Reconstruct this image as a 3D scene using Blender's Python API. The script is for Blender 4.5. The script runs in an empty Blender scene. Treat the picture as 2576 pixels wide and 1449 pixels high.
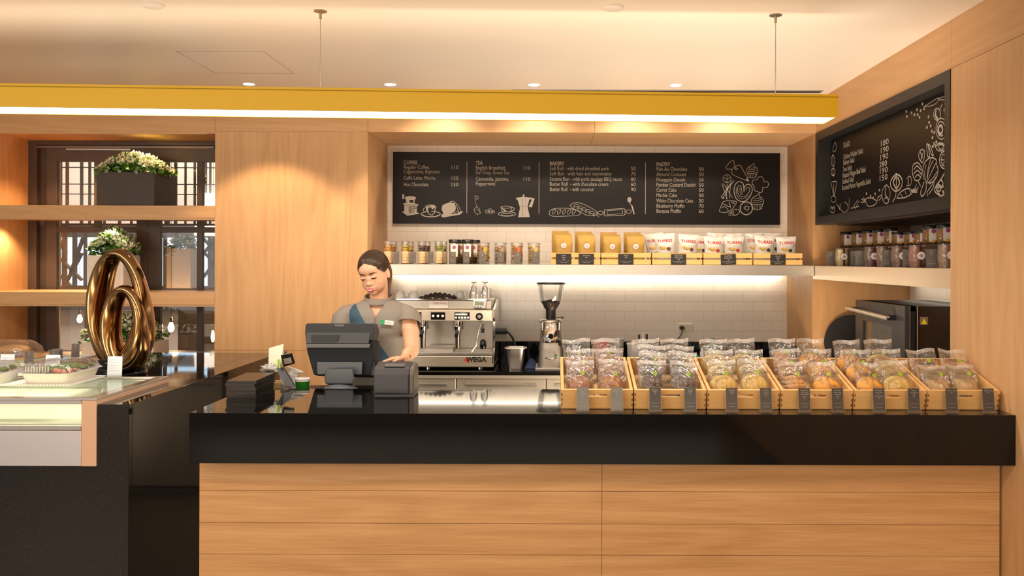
import bpy, bmesh, math, random
from mathutils import Vector, Matrix, Euler
R = math.radians
PI = math.pi
SC = bpy.context.scene
COL = SC.collection

# ------------------------------------------------------------------ camera
F_PX = 2200.0            # focal length in pixels of the 2576 x 1449 frame
CX, CY, EYE = 1386.0, 655.0, 1.58
cam_data = bpy.data.cameras.new('camera')
cam = bpy.data.objects.new('camera', cam_data)
COL.objects.link(cam)
cam.location = (0, 0, EYE)
cam.rotation_euler = (PI / 2, -0.0030, 0)
cam_data.sensor_width = 36.0
cam_data.lens = 36.0 * F_PX / 2576.0
cam_data.shift_x = -(CX - 1288.0) / 2576.0
cam_data.shift_y = -(724.5 - CY) / 2576.0
cam_data.clip_start = 0.05
SC.camera = cam

# ------------------------------------------------------------------ exposure, world
SC.view_settings.view_transform = 'Standard'
SC.view_settings.look = 'None'
SC.view_settings.gamma = 1.0
SC.view_settings.use_curve_mapping = False
SC.view_settings.exposure = 0.36
SC.cycles.transparent_max_bounces = 24
SC.cycles.max_bounces = 8
SC.cycles.caustics_reflective = False
SC.cycles.caustics_refractive = False
SC.cycles.sample_clamp_indirect = 6.0
SC.cycles.use_denoising = True

world = bpy.data.worlds.new('room_light')
SC.world = world
world.use_nodes = True
bgn = world.node_tree.nodes['Background']
bgn.inputs[0].default_value = (1.0, 0.84, 0.68, 1)
bgn.inputs[1].default_value = 0.36

def area(name, loc, size, size_y, power, color, rot=(0, 0, 0), spread=180):
    l = bpy.data.lights.new(name, 'AREA')
    l.shape = 'RECTANGLE'; l.size = size; l.size_y = size_y
    l.energy = power; l.color = color; l.spread = R(spread)
    o = bpy.data.objects.new(name, l); COL.objects.link(o)
    o.location = loc; o.rotation_euler = rot
    return o

def spot(name, loc, power, color, angle=60, blend=0.6, target=None, radius=0.03):
    l = bpy.data.lights.new(name, 'SPOT')
    l.energy = power; l.color = color; l.spot_size = R(angle); l.spot_blend = blend
    l.shadow_soft_size = radius
    o = bpy.data.objects.new(name, l); COL.objects.link(o)
    o.location = loc
    if target is not None:
        d = Vector(target) - Vector(loc)
        o.rotation_euler = d.to_track_quat('-Z', 'Y').to_euler()
    return o

WARM = (1.0, 0.70, 0.42)
SOFT = (1.0, 0.83, 0.64)
NEUT = (1.0, 0.90, 0.80)
CEIL = 2.675
# added fill lamps, unseen, behind and above the camera
area('dining_side_fill', (-4.9, -2.0, 2.6), 2.2, 1.4, 120, SOFT, (R(62), 0, R(-32)))
area('dining_side_fill', (5.0, -2.0, 2.6), 2.2, 1.4, 90, SOFT, (R(62), 0, R(36)))
area('front_ceiling_fill', (-1.3, 1.6, 2.62), 2.2, 0.5, 26, SOFT)
area('front_ceiling_fill', (1.2, 1.6, 2.62), 2.2, 0.5, 18, SOFT)
# added upward fill for the ceiling; the pendant has no light on top
area('ceiling_fill_near', (-1.3, 3.85, 2.345), 5.4, .16, 8, SOFT, (PI, 0, 0))
area('ceiling_fill_aisle', (1.0, 4.72, 0.04), 1.4, .45, 65, SOFT, (PI, 0, 0))  # unseen floor-level fill added to brighten the rear ceiling
area('ceiling_fill_rear', (-1.0, -3.2, 0.8), 6.0, 1.5, 270, SOFT, (R(180 - 25), 0, 0))  # unseen fill added behind the camera to lift the ceiling
# daylight of the shop front, from the left behind the camera
area('shop_front_daylight', (-5.5, -1.5, 1.7), 3.0, 2.2, 12, (0.80, 0.90, 1.0), (0, R(-90), R(40)))

# ------------------------------------------------------------------ materials
MATS = {}
def nmat(name):
    m = bpy.data.materials.new(name); m.use_nodes = True
    nt = m.node_tree
    return m, nt, nt.nodes['Principled BSDF']

def link(nt, a, b): nt.links.new(a, b)

def N(nt, kind, **kw):
    n = nt.nodes.new(kind)
    for k, v in kw.items():
        if k.startswith('i_'):
            n.inputs[int(k[2:])].default_value = v
        else:
            setattr(n, k, v)
    return n

def mat(name, color, rough=0.5, metal=0.0, spec=0.5, emit=None, estr=0.0, noise=0.0, nscale=20.0, bump=0.0, bscale=60.0,
        alpha=1.0, trans=0.0, ior=1.45, coat=0.0, sheen=0.0, sss=0.0):
    if name in MATS: return MATS[name]
    m, nt, b = nmat(name)
    c = (color[0], color[1], color[2], 1)
    b.inputs['Base Color'].default_value = c
    b.inputs['Roughness'].default_value = rough
    b.inputs['Metallic'].default_value = metal
    b.inputs['Specular IOR Level'].default_value = spec
    b.inputs['Alpha'].default_value = alpha
    b.inputs['Transmission Weight'].default_value = trans
    b.inputs['IOR'].default_value = ior
    b.inputs['Coat Weight'].default_value = coat
    b.inputs['Sheen Weight'].default_value = sheen
    if sss:
        b.inputs['Subsurface Weight'].default_value = sss
        b.inputs['Subsurface Radius'].default_value = (0.012, 0.005, 0.003)
        b.inputs['Subsurface Scale'].default_value = 1.0
    if emit:
        b.inputs['Emission Color'].default_value = (*emit, 1)
        b.inputs['Emission Strength'].default_value = estr
    tc = None
    if noise > 0 or bump > 0:
        tc = N(nt, 'ShaderNodeTexCoord')
    if noise > 0:
        n = N(nt, 'ShaderNodeTexNoise'); n.inputs['Scale'].default_value = nscale; n.inputs['Detail'].default_value = 4
        link(nt, tc.outputs['Object'], n.inputs['Vector'])
        mx = N(nt, 'ShaderNodeMix', data_type='RGBA')
        mx.inputs[6].default_value = tuple(max(0, x * (1 - noise)) for x in color) + (1,)
        mx.inputs[7].default_value = tuple(min(1, x * (1 + noise)) for x in color) + (1,)
        link(nt, n.outputs['Fac'], mx.inputs[0]); link(nt, mx.outputs[2], b.inputs['Base Color'])
    if bump > 0:
        n = N(nt, 'ShaderNodeTexNoise'); n.inputs['Scale'].default_value = bscale; n.inputs['Detail'].default_value = 3
        link(nt, tc.outputs['Object'], n.inputs['Vector'])
        bp = N(nt, 'ShaderNodeBump'); bp.inputs['Strength'].default_value = bump; bp.inputs['Distance'].default_value = 0.01
        link(nt, n.outputs['Fac'], bp.inputs['Height']); link(nt, bp.outputs[0], b.inputs['Normal'])
    MATS[name] = m
    return m

def oak(name, axis, light=(0.66, 0.400, 0.200), dark=(0.53, 0.300, 0.135), rough=0.42, seams=None):
    """axis: the direction the grain runs in"""
    m, nt, b = nmat(name)
    tc = N(nt, 'ShaderNodeTexCoord')
    mp = N(nt, 'ShaderNodeMapping')
    s = {'x': (0.35, 3.2, 3.2), 'y': (3.2, 0.35, 3.2), 'z': (3.2, 3.2, 0.35)}[axis]
    mp.inputs['Scale'].default_value = s
    link(nt, tc.outputs['Object'], mp.inputs[0])
    n1 = N(nt, 'ShaderNodeTexNoise'); n1.inputs['Scale'].default_value = 1.2; n1.inputs['Detail'].default_value = 1.5
    n1.inputs['Roughness'].default_value = 0.4
    link(nt, mp.outputs[0], n1.inputs['Vector'])
    mu = N(nt, 'ShaderNodeMath', operation='MULTIPLY'); mu.inputs[1].default_value = 75
    link(nt, n1.outputs['Fac'], mu.inputs[0])
    sn = N(nt, 'ShaderNodeMath', operation='SINE'); link(nt, mu.outputs[0], sn.inputs[0])
    # fine pores
    mp2 = N(nt, 'ShaderNodeMapping')
    s2 = {'x': (6, 190, 190), 'y': (190, 6, 190), 'z': (190, 190, 6)}[axis]
    mp2.inputs['Scale'].default_value = s2
    link(nt, tc.outputs['Object'], mp2.inputs[0])
    n2 = N(nt, 'ShaderNodeTexNoise'); n2.inputs['Scale'].default_value = 1.0; n2.inputs['Detail'].default_value = 2
    link(nt, mp2.outputs[0], n2.inputs['Vector'])
    mp3 = N(nt, 'ShaderNodeMapping')
    s3 = {'x': (0.8, 22, 22), 'y': (22, 0.8, 22), 'z': (22, 22, 0.8)}[axis]
    mp3.inputs['Scale'].default_value = s3
    link(nt, tc.outputs['Object'], mp3.inputs[0])
    n3 = N(nt, 'ShaderNodeTexNoise'); n3.inputs['Scale'].default_value = 1.0
    link(nt, mp3.outputs[0], n3.inputs['Vector'])
    a1 = N(nt, 'ShaderNodeMath', operation='MULTIPLY_ADD'); a1.inputs[1].default_value = 0.13; a1.inputs[2].default_value = -0.55
    link(nt, sn.outputs[0], a1.inputs[0])
    a2 = N(nt, 'ShaderNodeMath', operation='MULTIPLY_ADD'); a2.inputs[1].default_value = 0.95
    link(nt, n2.outputs['Fac'], a2.inputs[0]); link(nt, a1.outputs[0], a2.inputs[2])
    a3 = N(nt, 'ShaderNodeMath', operation='MULTIPLY_ADD'); a3.inputs[1].default_value = 1.1
    link(nt, n3.outputs['Fac'], a3.inputs[0]); link(nt, a2.outputs[0], a3.inputs[2])
    a3.use_clamp = True
    mx = N(nt, 'ShaderNodeMix', data_type='RGBA')
    mx.inputs[6].default_value = (*light, 1); mx.inputs[7].default_value = (*dark, 1)
    link(nt, a3.outputs[0], mx.inputs[0])
    link(nt, mx.outputs[2], b.inputs['Base Color'])
    b.inputs['Roughness'].default_value = rough
    b.inputs['Specular IOR Level'].default_value = 0.35
    bp = N(nt, 'ShaderNodeBump'); bp.inputs['Strength'].default_value = 0.06; bp.inputs['Distance'].default_value = 0.003
    link(nt, n2.outputs['Fac'], bp.inputs['Height']); link(nt, bp.outputs[0], b.inputs['Normal'])
    MATS[name] = m
    return m

def tiles(name, axis):
    m, nt, b = nmat(name)
    tc = N(nt, 'ShaderNodeTexCoord')
    sp = N(nt, 'ShaderNodeSeparateXYZ'); link(nt, tc.outputs['Object'], sp.inputs[0])
    cb = N(nt, 'ShaderNodeCombineXYZ')
    link(nt, sp.outputs['X' if axis == 'x' else 'Y'], cb.inputs[0]); link(nt, sp.outputs['Z'], cb.inputs[1])
    mp = N(nt, 'ShaderNodeMapping'); mp.inputs['Location'].default_value = (0.04, 0.019, 0)
    link(nt, cb.outputs[0], mp.inputs[0])
    br = N(nt, 'ShaderNodeTexBrick')
    br.inputs['Scale'].default_value = 1.0
    br.inputs['Brick Width'].default_value = 0.1515; br.inputs['Row Height'].default_value = 0.0757
    br.inputs['Mortar Size'].default_value = 0.0016; br.inputs['Mortar Smooth'].default_value = 0.2
    br.offset = 0.5
    br.inputs['Color1'].default_value = (0.86, 0.775, 0.69, 1); br.inputs['Color2'].default_value = (0.83, 0.745, 0.66, 1)
    br.inputs['Mortar'].default_value = (0.66, 0.57, 0.49, 1)
    link(nt, mp.outputs[0], br.inputs['Vector'])
    link(nt, br.outputs['Color'], b.inputs['Base Color'])
    b.inputs['Roughness'].default_value = 0.16
    b.inputs['Specular IOR Level'].default_value = 0.5
    bp = N(nt, 'ShaderNodeBump', invert=True); bp.inputs['Strength'].default_value = 0.35; bp.inputs['Distance'].default_value = 0.002
    link(nt, br.outputs['Fac'], bp.inputs['Height']); link(nt, bp.outputs[0], b.inputs['Normal'])
    MATS[name] = m
    return m

def stone(name, base=(0.010, 0.009, 0.009), rough=0.07, speck=0.55, spec=0.5):
    m, nt, b = nmat(name)
    tc = N(nt, 'ShaderNodeTexCoord')
    v = N(nt, 'ShaderNodeTexVoronoi'); v.inputs['Scale'].default_value = 210
    link(nt, tc.outputs['Object'], v.inputs['Vector'])
    lt = N(nt, 'ShaderNodeMath', operation='LESS_THAN'); lt.inputs[1].default_value = 0.13
    link(nt, v.outputs['Distance'], lt.inputs[0])
    sc = N(nt, 'ShaderNodeSeparateColor'); link(nt, v.outputs['Color'], sc.inputs[0])
    g = N(nt, 'ShaderNodeMath', operation='GREATER_THAN'); g.inputs[1].default_value = 0.72
    link(nt, sc.outputs[0], g.inputs[0])
    mm = N(nt, 'ShaderNodeMath', operation='MULTIPLY'); link(nt, lt.outputs[0], mm.inputs[0]); link(nt, g.outputs[0], mm.inputs[1])
    mm2 = N(nt, 'ShaderNodeMath', operation='MULTIPLY'); mm2.inputs[1].default_value = speck; link(nt, mm.outputs[0], mm2.inputs[0])
    mx = N(nt, 'ShaderNodeMix', data_type='RGBA')
    mx.inputs[6].default_value = (*base, 1); mx.inputs[7].default_value = (0.35, 0.30, 0.25, 1)
    link(nt, mm2.outputs[0], mx.inputs[0]); link(nt, mx.outputs[2], b.inputs['Base Color'])
    b.inputs['Roughness'].default_value = rough
    b.inputs['Specular IOR Level'].default_value = spec
    MATS[name] = m
    return m

def film(name, haze=0.10, base=0.10, tint=(1, 1, 1), rough=0.12, bump=0.5, bscale=28, fm=0.6):
    """thin clear plastic or glass: mostly transparent, shiny, a little milky"""
    m, nt, b = nmat(name)
    nt.nodes.remove(b)
    out = nt.nodes['Material Output']
    tr = N(nt, 'ShaderNodeBsdfTransparent'); tr.inputs[0].default_value = (*tint, 1)
    gl = N(nt, 'ShaderNodeBsdfGlossy'); gl.inputs['Roughness'].default_value = rough
    df = N(nt, 'ShaderNodeBsdfDiffuse'); df.inputs[0].default_value = (0.9, 0.88, 0.85, 1)
    lw = N(nt, 'ShaderNodeLayerWeight'); lw.inputs['Blend'].default_value = 0.35
    if bump:
        tc = N(nt, 'ShaderNodeTexCoord')
        n = N(nt, 'ShaderNodeTexNoise'); n.inputs['Scale'].default_value = bscale; n.inputs['Detail'].default_value = 2
        n.inputs['Distortion'].default_value = 1.2
        link(nt, tc.outputs['Object'], n.inputs['Vector'])
        bp = N(nt, 'ShaderNodeBump'); bp.inputs['Strength'].default_value = bump; bp.inputs['Distance'].default_value = 0.02
        link(nt, n.outputs['Fac'], bp.inputs['Height'])
        link(nt, bp.outputs[0], gl.inputs['Normal']); link(nt, bp.outputs[0], lw.inputs['Normal'])
    ad = N(nt, 'ShaderNodeMath', operation='MULTIPLY_ADD'); ad.inputs[1].default_value = fm; ad.inputs[2].default_value = base
    link(nt, lw.outputs['Fresnel'], ad.inputs[0]); ad.use_clamp = True
    m1 = N(nt, 'ShaderNodeMixShader'); m1.inputs[0].default_value = haze
    link(nt, tr.outputs[0], m1.inputs[1]); link(nt, df.outputs[0], m1.inputs[2])
    m2 = N(nt, 'ShaderNodeMixShader')
    link(nt, ad.outputs[0], m2.inputs[0]); link(nt, m1.outputs[0], m2.inputs[1]); link(nt, gl.outputs[0], m2.inputs[2])
    link(nt, m2.outputs[0], out.inputs['Surface'])
    MATS[name] = m
    return m

def emis(name, color, s):
    m, nt, b = nmat(name)
    nt.nodes.remove(b)
    e = N(nt, 'ShaderNodeEmission'); e.inputs[0].default_value = (*color, 1); e.inputs[1].default_value = s
    link(nt, e.outputs[0], nt.nodes['Material Output'].inputs['Surface'])
    MATS[name] = m
    return m

OAKV = oak('oak_vertical_grain', 'z'); OAKH = oak('oak_horizontal_grain', 'x'); OAKY = oak('oak_depth_grain', 'y')
OAKP = oak('oak_front_panel', 'x', (0.64, 0.38, 0.18), (0.46, 0.24, 0.09), 0.38)
PINE = oak('pine_crate_wood', 'x', (0.74, 0.46, 0.19), (0.60, 0.34, 0.12), 0.5)
PINEL = oak('pine_slat_wood', 'x', (0.70, 0.43, 0.16), (0.58, 0.33, 0.10), 0.5)
TILEX = tiles('white_tile', 'x'); TILEY = tiles('white_tile_side', 'y')
STONE = stone('black_stone', (0.0035, 0.003, 0.003), 0.04, 0.0, 0.36)
STONEF = stone('black_stone_front', (0.011, 0.008, 0.006), 0.22, 0.9, 0.4)
CEILM = mat('ceiling_paint', (0.80, 0.72, 0.63), 0.38, spec=0.35, noise=0.02, nscale=2)
YEL = mat('yellow_paint', (0.66, 0.41, 0.006), 0.45)
STEEL = mat('brushed_steel', (0.62, 0.59, 0.55), 0.28, 1.0, bump=0.05, bscale=300)
STEELS = mat('satin_steel', (0.48, 0.45, 0.41), 0.36, 1.0)
CHROME = mat('chrome', (0.78, 0.76, 0.74), 0.08, 1.0)
WARMST = mat('warm_steel', (0.66, 0.60, 0.50), 0.30, 0.75)
BLK = mat('black_plastic', (0.010, 0.010, 0.011), 0.35)
BLKM = mat('black_matte', (0.014, 0.012, 0.011), 0.6)
BLKG = mat('black_gloss', (0.006, 0.006, 0.007), 0.06)
DGREY = mat('dark_grey_plastic', (0.034, 0.036, 0.041), 0.5, spec=.35)
MGREY = mat('mid_grey_plastic', (0.105, 0.105, 0.110), 0.38)
WHITE = mat('white_ceramic', (0.90, 0.88, 0.84), 0.2)
WPLAS = mat('white_plastic', (0.80, 0.79, 0.77), 0.35)
PAPER = mat('white_paper', (0.82, 0.81, 0.79), 0.6)
CHALK = mat('chalk_white', (0.46, 0.41, 0.36), 0.8)
BOARD = mat('menu_board_black', (0.0065, 0.0050, 0.0045), 0.35, spec=0.25, noise=0.2, nscale=3)
CARDM = mat('card_black', (0.028, 0.025, 0.023), 0.35)
BRONZE = mat('bronze', (0.27, 0.150, 0.058), 0.15, 1.0, noise=0.15, nscale=6, coat=0.3)
FILM = film('clear_bag_film', 0.045, 0.045, rough=0.10, bump=0.9, bscale=22)
FILMS = film('clear_bag_seal', 0.22, 0.06, rough=0.2, bump=0.3, bscale=30)
GLASS = film('clear_glass', 0.015, 0.05, (0.97, 0.985, 0.98), 0.02, 0)
JARG = film('jar_glass', 0.01, 0.015, (0.98, 0.98, 0.98), 0.03, 0)
ACRY = film('clear_acrylic', 0.02, 0.004, (0.97, 0.97, 0.97), 0.12, 0, fm=0.22)
GREENG = film('green_glass', 0.05, 0.14, (0.70, 0.90, 0.80), 0.03, 0)
DOMEP = film('clear_dome_plastic', 0.05, 0.05, (0.99, 0.97, 0.95), 0.08, 0.25, 30)
FRAMEW = mat('dark_stained_wood', (0.075, 0.053, 0.042), 0.45, noise=0.25, nscale=8)

# ------------------------------------------------------------------ mesh building
class MB:
    """collects shapes and links them as one mesh object"""
    def __init__(s): s.v = []; s.f = []; s.sm = []; s.mi = []
    def add(s, vs, fs, smooth=False, M=None, mi=0):
        o = len(s.v)
        for v in vs:
            v = Vector(v)
            if M is not None: v = M @ v
            s.v.append(v)
        for f in fs:
            s.f.append([i + o for i in f]); s.sm.append(smooth); s.mi.append(mi)
        return s
    def box(s, x0, x1, y0, y1, z0, z1, M=None, mi=0):
        vs = [(x0, y0, z0), (x1, y0, z0), (x1, y1, z0), (x0, y1, z0), (x0, y0, z1), (x1, y0, z1), (x1, y1, z1), (x0, y1, z1)]
        return s.add(vs, [(0, 3, 2, 1), (4, 5, 6, 7), (0, 1, 5, 4), (1, 2, 6, 5), (2, 3, 7, 6), (3, 0, 4, 7)], False, M, mi)
    def lathe(s, prof, n=24, M=None, mi=0, smooth=True, a0=0.0, a1=2 * PI):
        """prof: (radius, z) pairs turned about z"""
        full = abs(a1 - a0 - 2 * PI) < 1e-6
        k = n if full else n + 1
        vs = []; fs = []
        for (r, z) in prof:
            for i in range(k):
                a = a0 + (a1 - a0) * i / n
                vs.append((r * math.cos(a), r * math.sin(a), z))
        for j in range(len(prof) - 1):
            for i in range(n):
                i2 = (i + 1) % k
                fs.append((j * k + i, j * k + i2, (j + 1) * k + i2, (j + 1) * k + i))
        return s.add(vs, fs, smooth, M, mi)
    def cyl(s, p, r, h, n=20, M=None, mi=0, r2=None, axis='z'):
        r2 = r if r2 is None else r2
        T = Matrix.Translation(p)
        if axis == 'y': T = T @ Matrix.Rotation(-PI / 2, 4, 'X')
        if axis == 'x': T = T @ Matrix.Rotation(PI / 2, 4, 'Y')
        if M is not None: T = M @ T
        s.lathe([(r, 0), (r2, h)], n, T, mi)
        s.disc(r, 0, n, T, mi, True); s.disc(r2, h, n, T, mi)
        return s
    def disc(s, r, z, n=20, M=None, mi=0, flip=False):
        vs = [(r * math.cos(2 * PI * i / n), r * math.sin(2 * PI * i / n), z) for i in range(n)]
        f = tuple(range(n))
        return s.add(vs, [f[::-1] if flip else f], False, M, mi)
    def tube(s, pts, r, n=8, M=None, mi=0, closed=False, caps=True):
        pts = [Vector(p) for p in pts]; m = len(pts)
        rs = r if isinstance(r, (list, tuple)) else [r] * m
        vs = []; fs = []
        up = None
        for i, p in enumerate(pts):
            if closed: t = pts[(i + 1) % m] - pts[i - 1]
            else: t = pts[min(i + 1, m - 1)] - pts[max(i - 1, 0)]
            t.normalize()
            if up is None:
                up = Vector((0, 0, 1)) if abs(t.z) < 0.9 else Vector((0, 1, 0))
            a = t.cross(up).normalized(); b = a.cross(t).normalized(); up = b
            for k in range(n):
                an = 2 * PI * k / n
                vs.append(p + (a * math.cos(an) + b * math.sin(an)) * rs[i])
        for i in range(m if closed else m - 1):
            j = (i + 1) % m
            for k in range(n):
                k2 = (k + 1) % n
                fs.append((i * n + k, i * n + k2, j * n + k2, j * n + k))
        s.add(vs, fs, True, M, mi)
        if caps and not closed:
            s.add(vs[:n], [tuple(range(n))], False, M, mi); s.add(vs[-n:], [tuple(range(n))[::-1]], False, M, mi)
        return s
    def prism(s, poly, y0, y1, M=None, mi=0, smooth=False):
        """poly of (x, z), extruded along y"""
        n = len(poly)
        vs = [(x, y0, z) for x, z in poly] + [(x, y1, z) for x, z in poly]
        s.add(vs, [tuple(range(n)), tuple(range(2 * n - 1, n - 1, -1))], False, M, mi)
        return s.add(vs, [(i, i + n, (i + 1) % n + n, (i + 1) % n) for i in range(n)], smooth, M, mi)
    def ball(s, p, r, n=12, m=8, M=None, mi=0, sc=(1, 1, 1)):
        prof = [(math.sin(PI * j / m), -math.cos(PI * j / m)) for j in range(m + 1)]
        T = Matrix.Translation(p) @ Matrix.Diagonal((r * sc[0], r * sc[1], r * sc[2], 1))
        if M is not None: T = M @ T
        return s.lathe(prof, n, T, mi)
    def grid(s, fn, nu, nv, M=None, mi=0, wrap=False, smooth=True):
        k = nu if wrap else nu + 1
        vs = [fn(i / nu, j / nv) for j in range(nv + 1) for i in range(k)]
        fs = [(j * k + i, j * k + (i + 1) % k, (j + 1) * k + (i + 1) % k, (j + 1) * k + i) for j in range(nv) for i in range(nu)]
        return s.add(vs, fs, smooth, M, mi)
    def stroke(s, pts, w, M=None, mi=0):
        """flat line in the local xz plane facing -y"""
        for i_, (a, b) in enumerate(zip(pts[:-1], pts[1:])):
            a = Vector((a[0], 0, a[1])); b = Vector((b[0], 0, b[1])); t = b - a
            if t.length < 1e-6: continue
            t.normalize(); q = Vector((t.z, 0, -t.x)) * w / 2; e = t * w * 0.35
            e2 = Vector((0, -(len(s.v) // 4 % 16) * 4e-5, 0)); s.add([a - q - e + e2, b - q + e + e2, b + q + e + e2, a + q - e + e2], [(0, 1, 2, 3)], False, M, mi)
        return s
    def build(s, name, mats, parent=None, label=None, cat=None, group=None, kind=None, bevel=0.0, seg=2, sub=0, remesh=0.0, smooth_it=0,
              solid=0.0, loc=None, rot=None, weld=False):
        me = bpy.data.meshes.new(name)
        me.from_pydata([tuple(v) for v in s.v], [], s.f)
        if not isinstance(mats, (list, tuple)): mats = [mats]
        for m in mats: me.materials.append(m)
        me.polygons.foreach_set('use_smooth', s.sm)
        if len(mats) > 1: me.polygons.foreach_set('material_index', s.mi)
        bm = bmesh.new(); bm.from_mesh(me)
        if weld: bmesh.ops.remove_doubles(bm, verts=bm.verts, dist=1e-5)
        bmesh.ops.recalc_face_normals(bm, faces=bm.faces)
        bm.to_mesh(me); bm.free()
        me.update()
        o = bpy.data.objects.new(name, me); COL.objects.link(o)
        if parent is not None: o.parent = parent
        if loc is not None: o.location = loc
        if rot is not None: o.rotation_euler = rot
        if remesh:
            md = o.modifiers.new('r', 'REMESH'); md.mode = 'VOXEL'; md.voxel_size = remesh; md.use_smooth_shade = True
        if smooth_it:
            md = o.modifiers.new('s', 'SMOOTH'); md.iterations = smooth_it; md.factor = 0.5
        if solid:
            md = o.modifiers.new('t', 'SOLIDIFY'); md.thickness = solid; md.offset = 0
        if bevel:
            md = o.modifiers.new('b', 'BEVEL'); md.width = bevel; md.segments = seg; md.limit_method = 'ANGLE'; md.angle_limit = R(40)
        if sub:
            md = o.modifiers.new('d', 'SUBSURF'); md.levels = sub; md.render_levels = sub
        tag(o, label, cat, group, kind)
        return o

def tag(o, label=None, cat=None, group=None, kind=None):
    if label: o['label'] = label
    if cat: o['category'] = cat
    if group: o['group'] = group
    if kind: o['kind'] = kind
    return o

def thing(name, label, cat, loc=(0, 0, 0), rot=(0, 0, 0), group=None):
    o = bpy.data.objects.new(name, None); COL.objects.link(o)
    o.location = loc; o.rotation_euler = rot; o.empty_display_size = 0.05
    return tag(o, label, cat, group)

def dup(src, loc, rot=None, label=None, group=None, scale=None, swap=None):
    kids = list(src.children)
    r = src.copy(); COL.objects.link(r); r.location = loc
    if rot is not None: r.rotation_euler = rot
    if scale is not None: r.scale = scale
    if label: r['label'] = label
    if group: r['group'] = group
    for ch in kids:
        c = ch.copy(); COL.objects.link(c); c.parent = r
        if swap and ch.name.split('.')[0] in swap:
            c.data = c.data.copy(); c.data.materials.clear()
            c.data.materials.append(swap[ch.name.split('.')[0]])
        for g in list(ch.children):
            d = g.copy(); COL.objects.link(d); d.parent = c
    return r

def box(name, b, m, **k):
    return MB().box(*b).build(name, m, **k)

_tc = {}
def text_mesh(body, size, align='LEFT', bold=0.0):
    """letter outlines filled, as (verts, faces) in the xy plane"""
    key = (body, size, align, bold)
    if key in _tc: return _tc[key]
    cu = bpy.data.curves.new('lettering', 'FONT'); cu.body = body; cu.size = size; cu.align_x = align; cu.offset = bold
    cu.resolution_u = 2
    o = bpy.data.objects.new('lettering', cu); COL.objects.link(o)
    me = bpy.data.meshes.new_from_object(o.evaluated_get(bpy.context.evaluated_depsgraph_get()))
    vs = [tuple(v.co) for v in me.vertices]; fs = [tuple(p.vertices) for p in me.polygons]
    bpy.data.objects.remove(o); bpy.data.meshes.remove(me); bpy.data.curves.remove(cu)
    _tc[key] = (vs, fs)
    return vs, fs

def put_text(mb, body, size, x, y, z, align='LEFT', M=None, mi=0, bold=0.0, width=None):
    """lettering in the local xz plane, read from -y"""
    vs, fs = text_mesh(body, size, align, bold)
    k = 1.0
    if width and vs:
        w = max(v[0] for v in vs) - min(v[0] for v in vs)
        if w > 0: k = width / w
    mb.add([(x + v[0] * k, y, z + v[1]) for v in vs], fs, False, M, mi)

def at(px, py, d):
    """the point that lies at picture column px, row py and distance d into the shop"""
    return Vector(((px - CX) * d / F_PX, d, EYE - (py - CY) * d / F_PX))
# ================================================================== the room
def struct(name, b, m, **k):
    return MB().box(*b).build(name, m, kind='structure', **k)

FAC = 5.98      # distance of the oak wall face
BACK = 6.705    # distance of the tiled wall
XR = 1.81       # right wall
XL = -3.87
FLOORM = mat('floor_tile', (0.08, 0.062, 0.05), 0.35, noise=0.08, nscale=5)
struct('floor', (-8, 9, -4.5, 12.5, -0.1, 0), FLOORM)
c = MB().box(-8, 3.4, -4.5, 6.9, CEIL, CEIL + 0.1)
c.build('ceiling', CEILM, kind='structure')
# access hatch seams and linear vent in the ceiling
g = MB()
for a, b_ in (((-1.975, 4.60), (-1.975, 5.14)), ((-1.515, 4.60), (-1.515, 5.14)), ((-1.975, 4.60), (-1.515, 4.60)), ((-1.975, 5.14), (-1.515, 5.14))):
    g.box(min(a[0], b_[0]) - .0015, max(a[0], b_[0]) + .0015, min(a[1], b_[1]) - .0015, max(a[1], b_[1]) + .0015, CEIL - .0006, CEIL + .01)
g.build('ceiling_hatch', mat('seam_shadow_gap', (0.35, 0.24, 0.17), .8), label='faint square access hatch outline in the cream ceiling', cat='hatch')
v = thing('ceiling_vent', 'long grey slot air vent in the ceiling above the right of the yellow lamp', 'vent', (0.745, 5.64, CEIL))
MB().box(-1.0, 1.0, -.035, .035, -.004, .002).build('frame', mat('vent_grey', (.35, .33, .30), .5), v)
MB().box(-.99, .99, -.022, -.004, -.006, -.003).box(-.99, .99, .004, .022, -.006, -.003).build('slot', BLKM, v)

# oak wall: lintel, pillar, side of left niche
w = MB().box(-5.2, -2.301, FAC, 6.9, 2.455, CEIL).box(-2.299, -1.256, FAC, 6.9, 2.455, CEIL).box(-1.254, 0.295, FAC, 6.9, 2.455, CEIL).box(0.297, XR, FAC, 6.9, 2.455, CEIL)
w.build('wall_back_lintel', OAKH, kind='structure')
MB().box(-2.299, -1.255, FAC, 6.9, 0.961, 2.454).box(-2.299, -1.255, FAC + .003, 6.9, 0.955, 0.961).box(-2.299, -1.255, FAC, 6.9, 0, 0.955).build('wall_back', OAKV, kind='structure')
struct('wall_back_tiled', (-1.255, XR, BACK, 6.9, 0, 2.455), TILEX)
struct('wall_left', (-5.2, XL, FAC, 6.9, 0, 2.455), OAKV)
MB().box(-2.36, -2.299, FAC + .001, 6.47, 2.44, 2.455).box(XL, -2.36, FAC + .001, FAC + .02, 2.436, 2.455).build('trim_1', OAKH, kind='structure')
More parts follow.
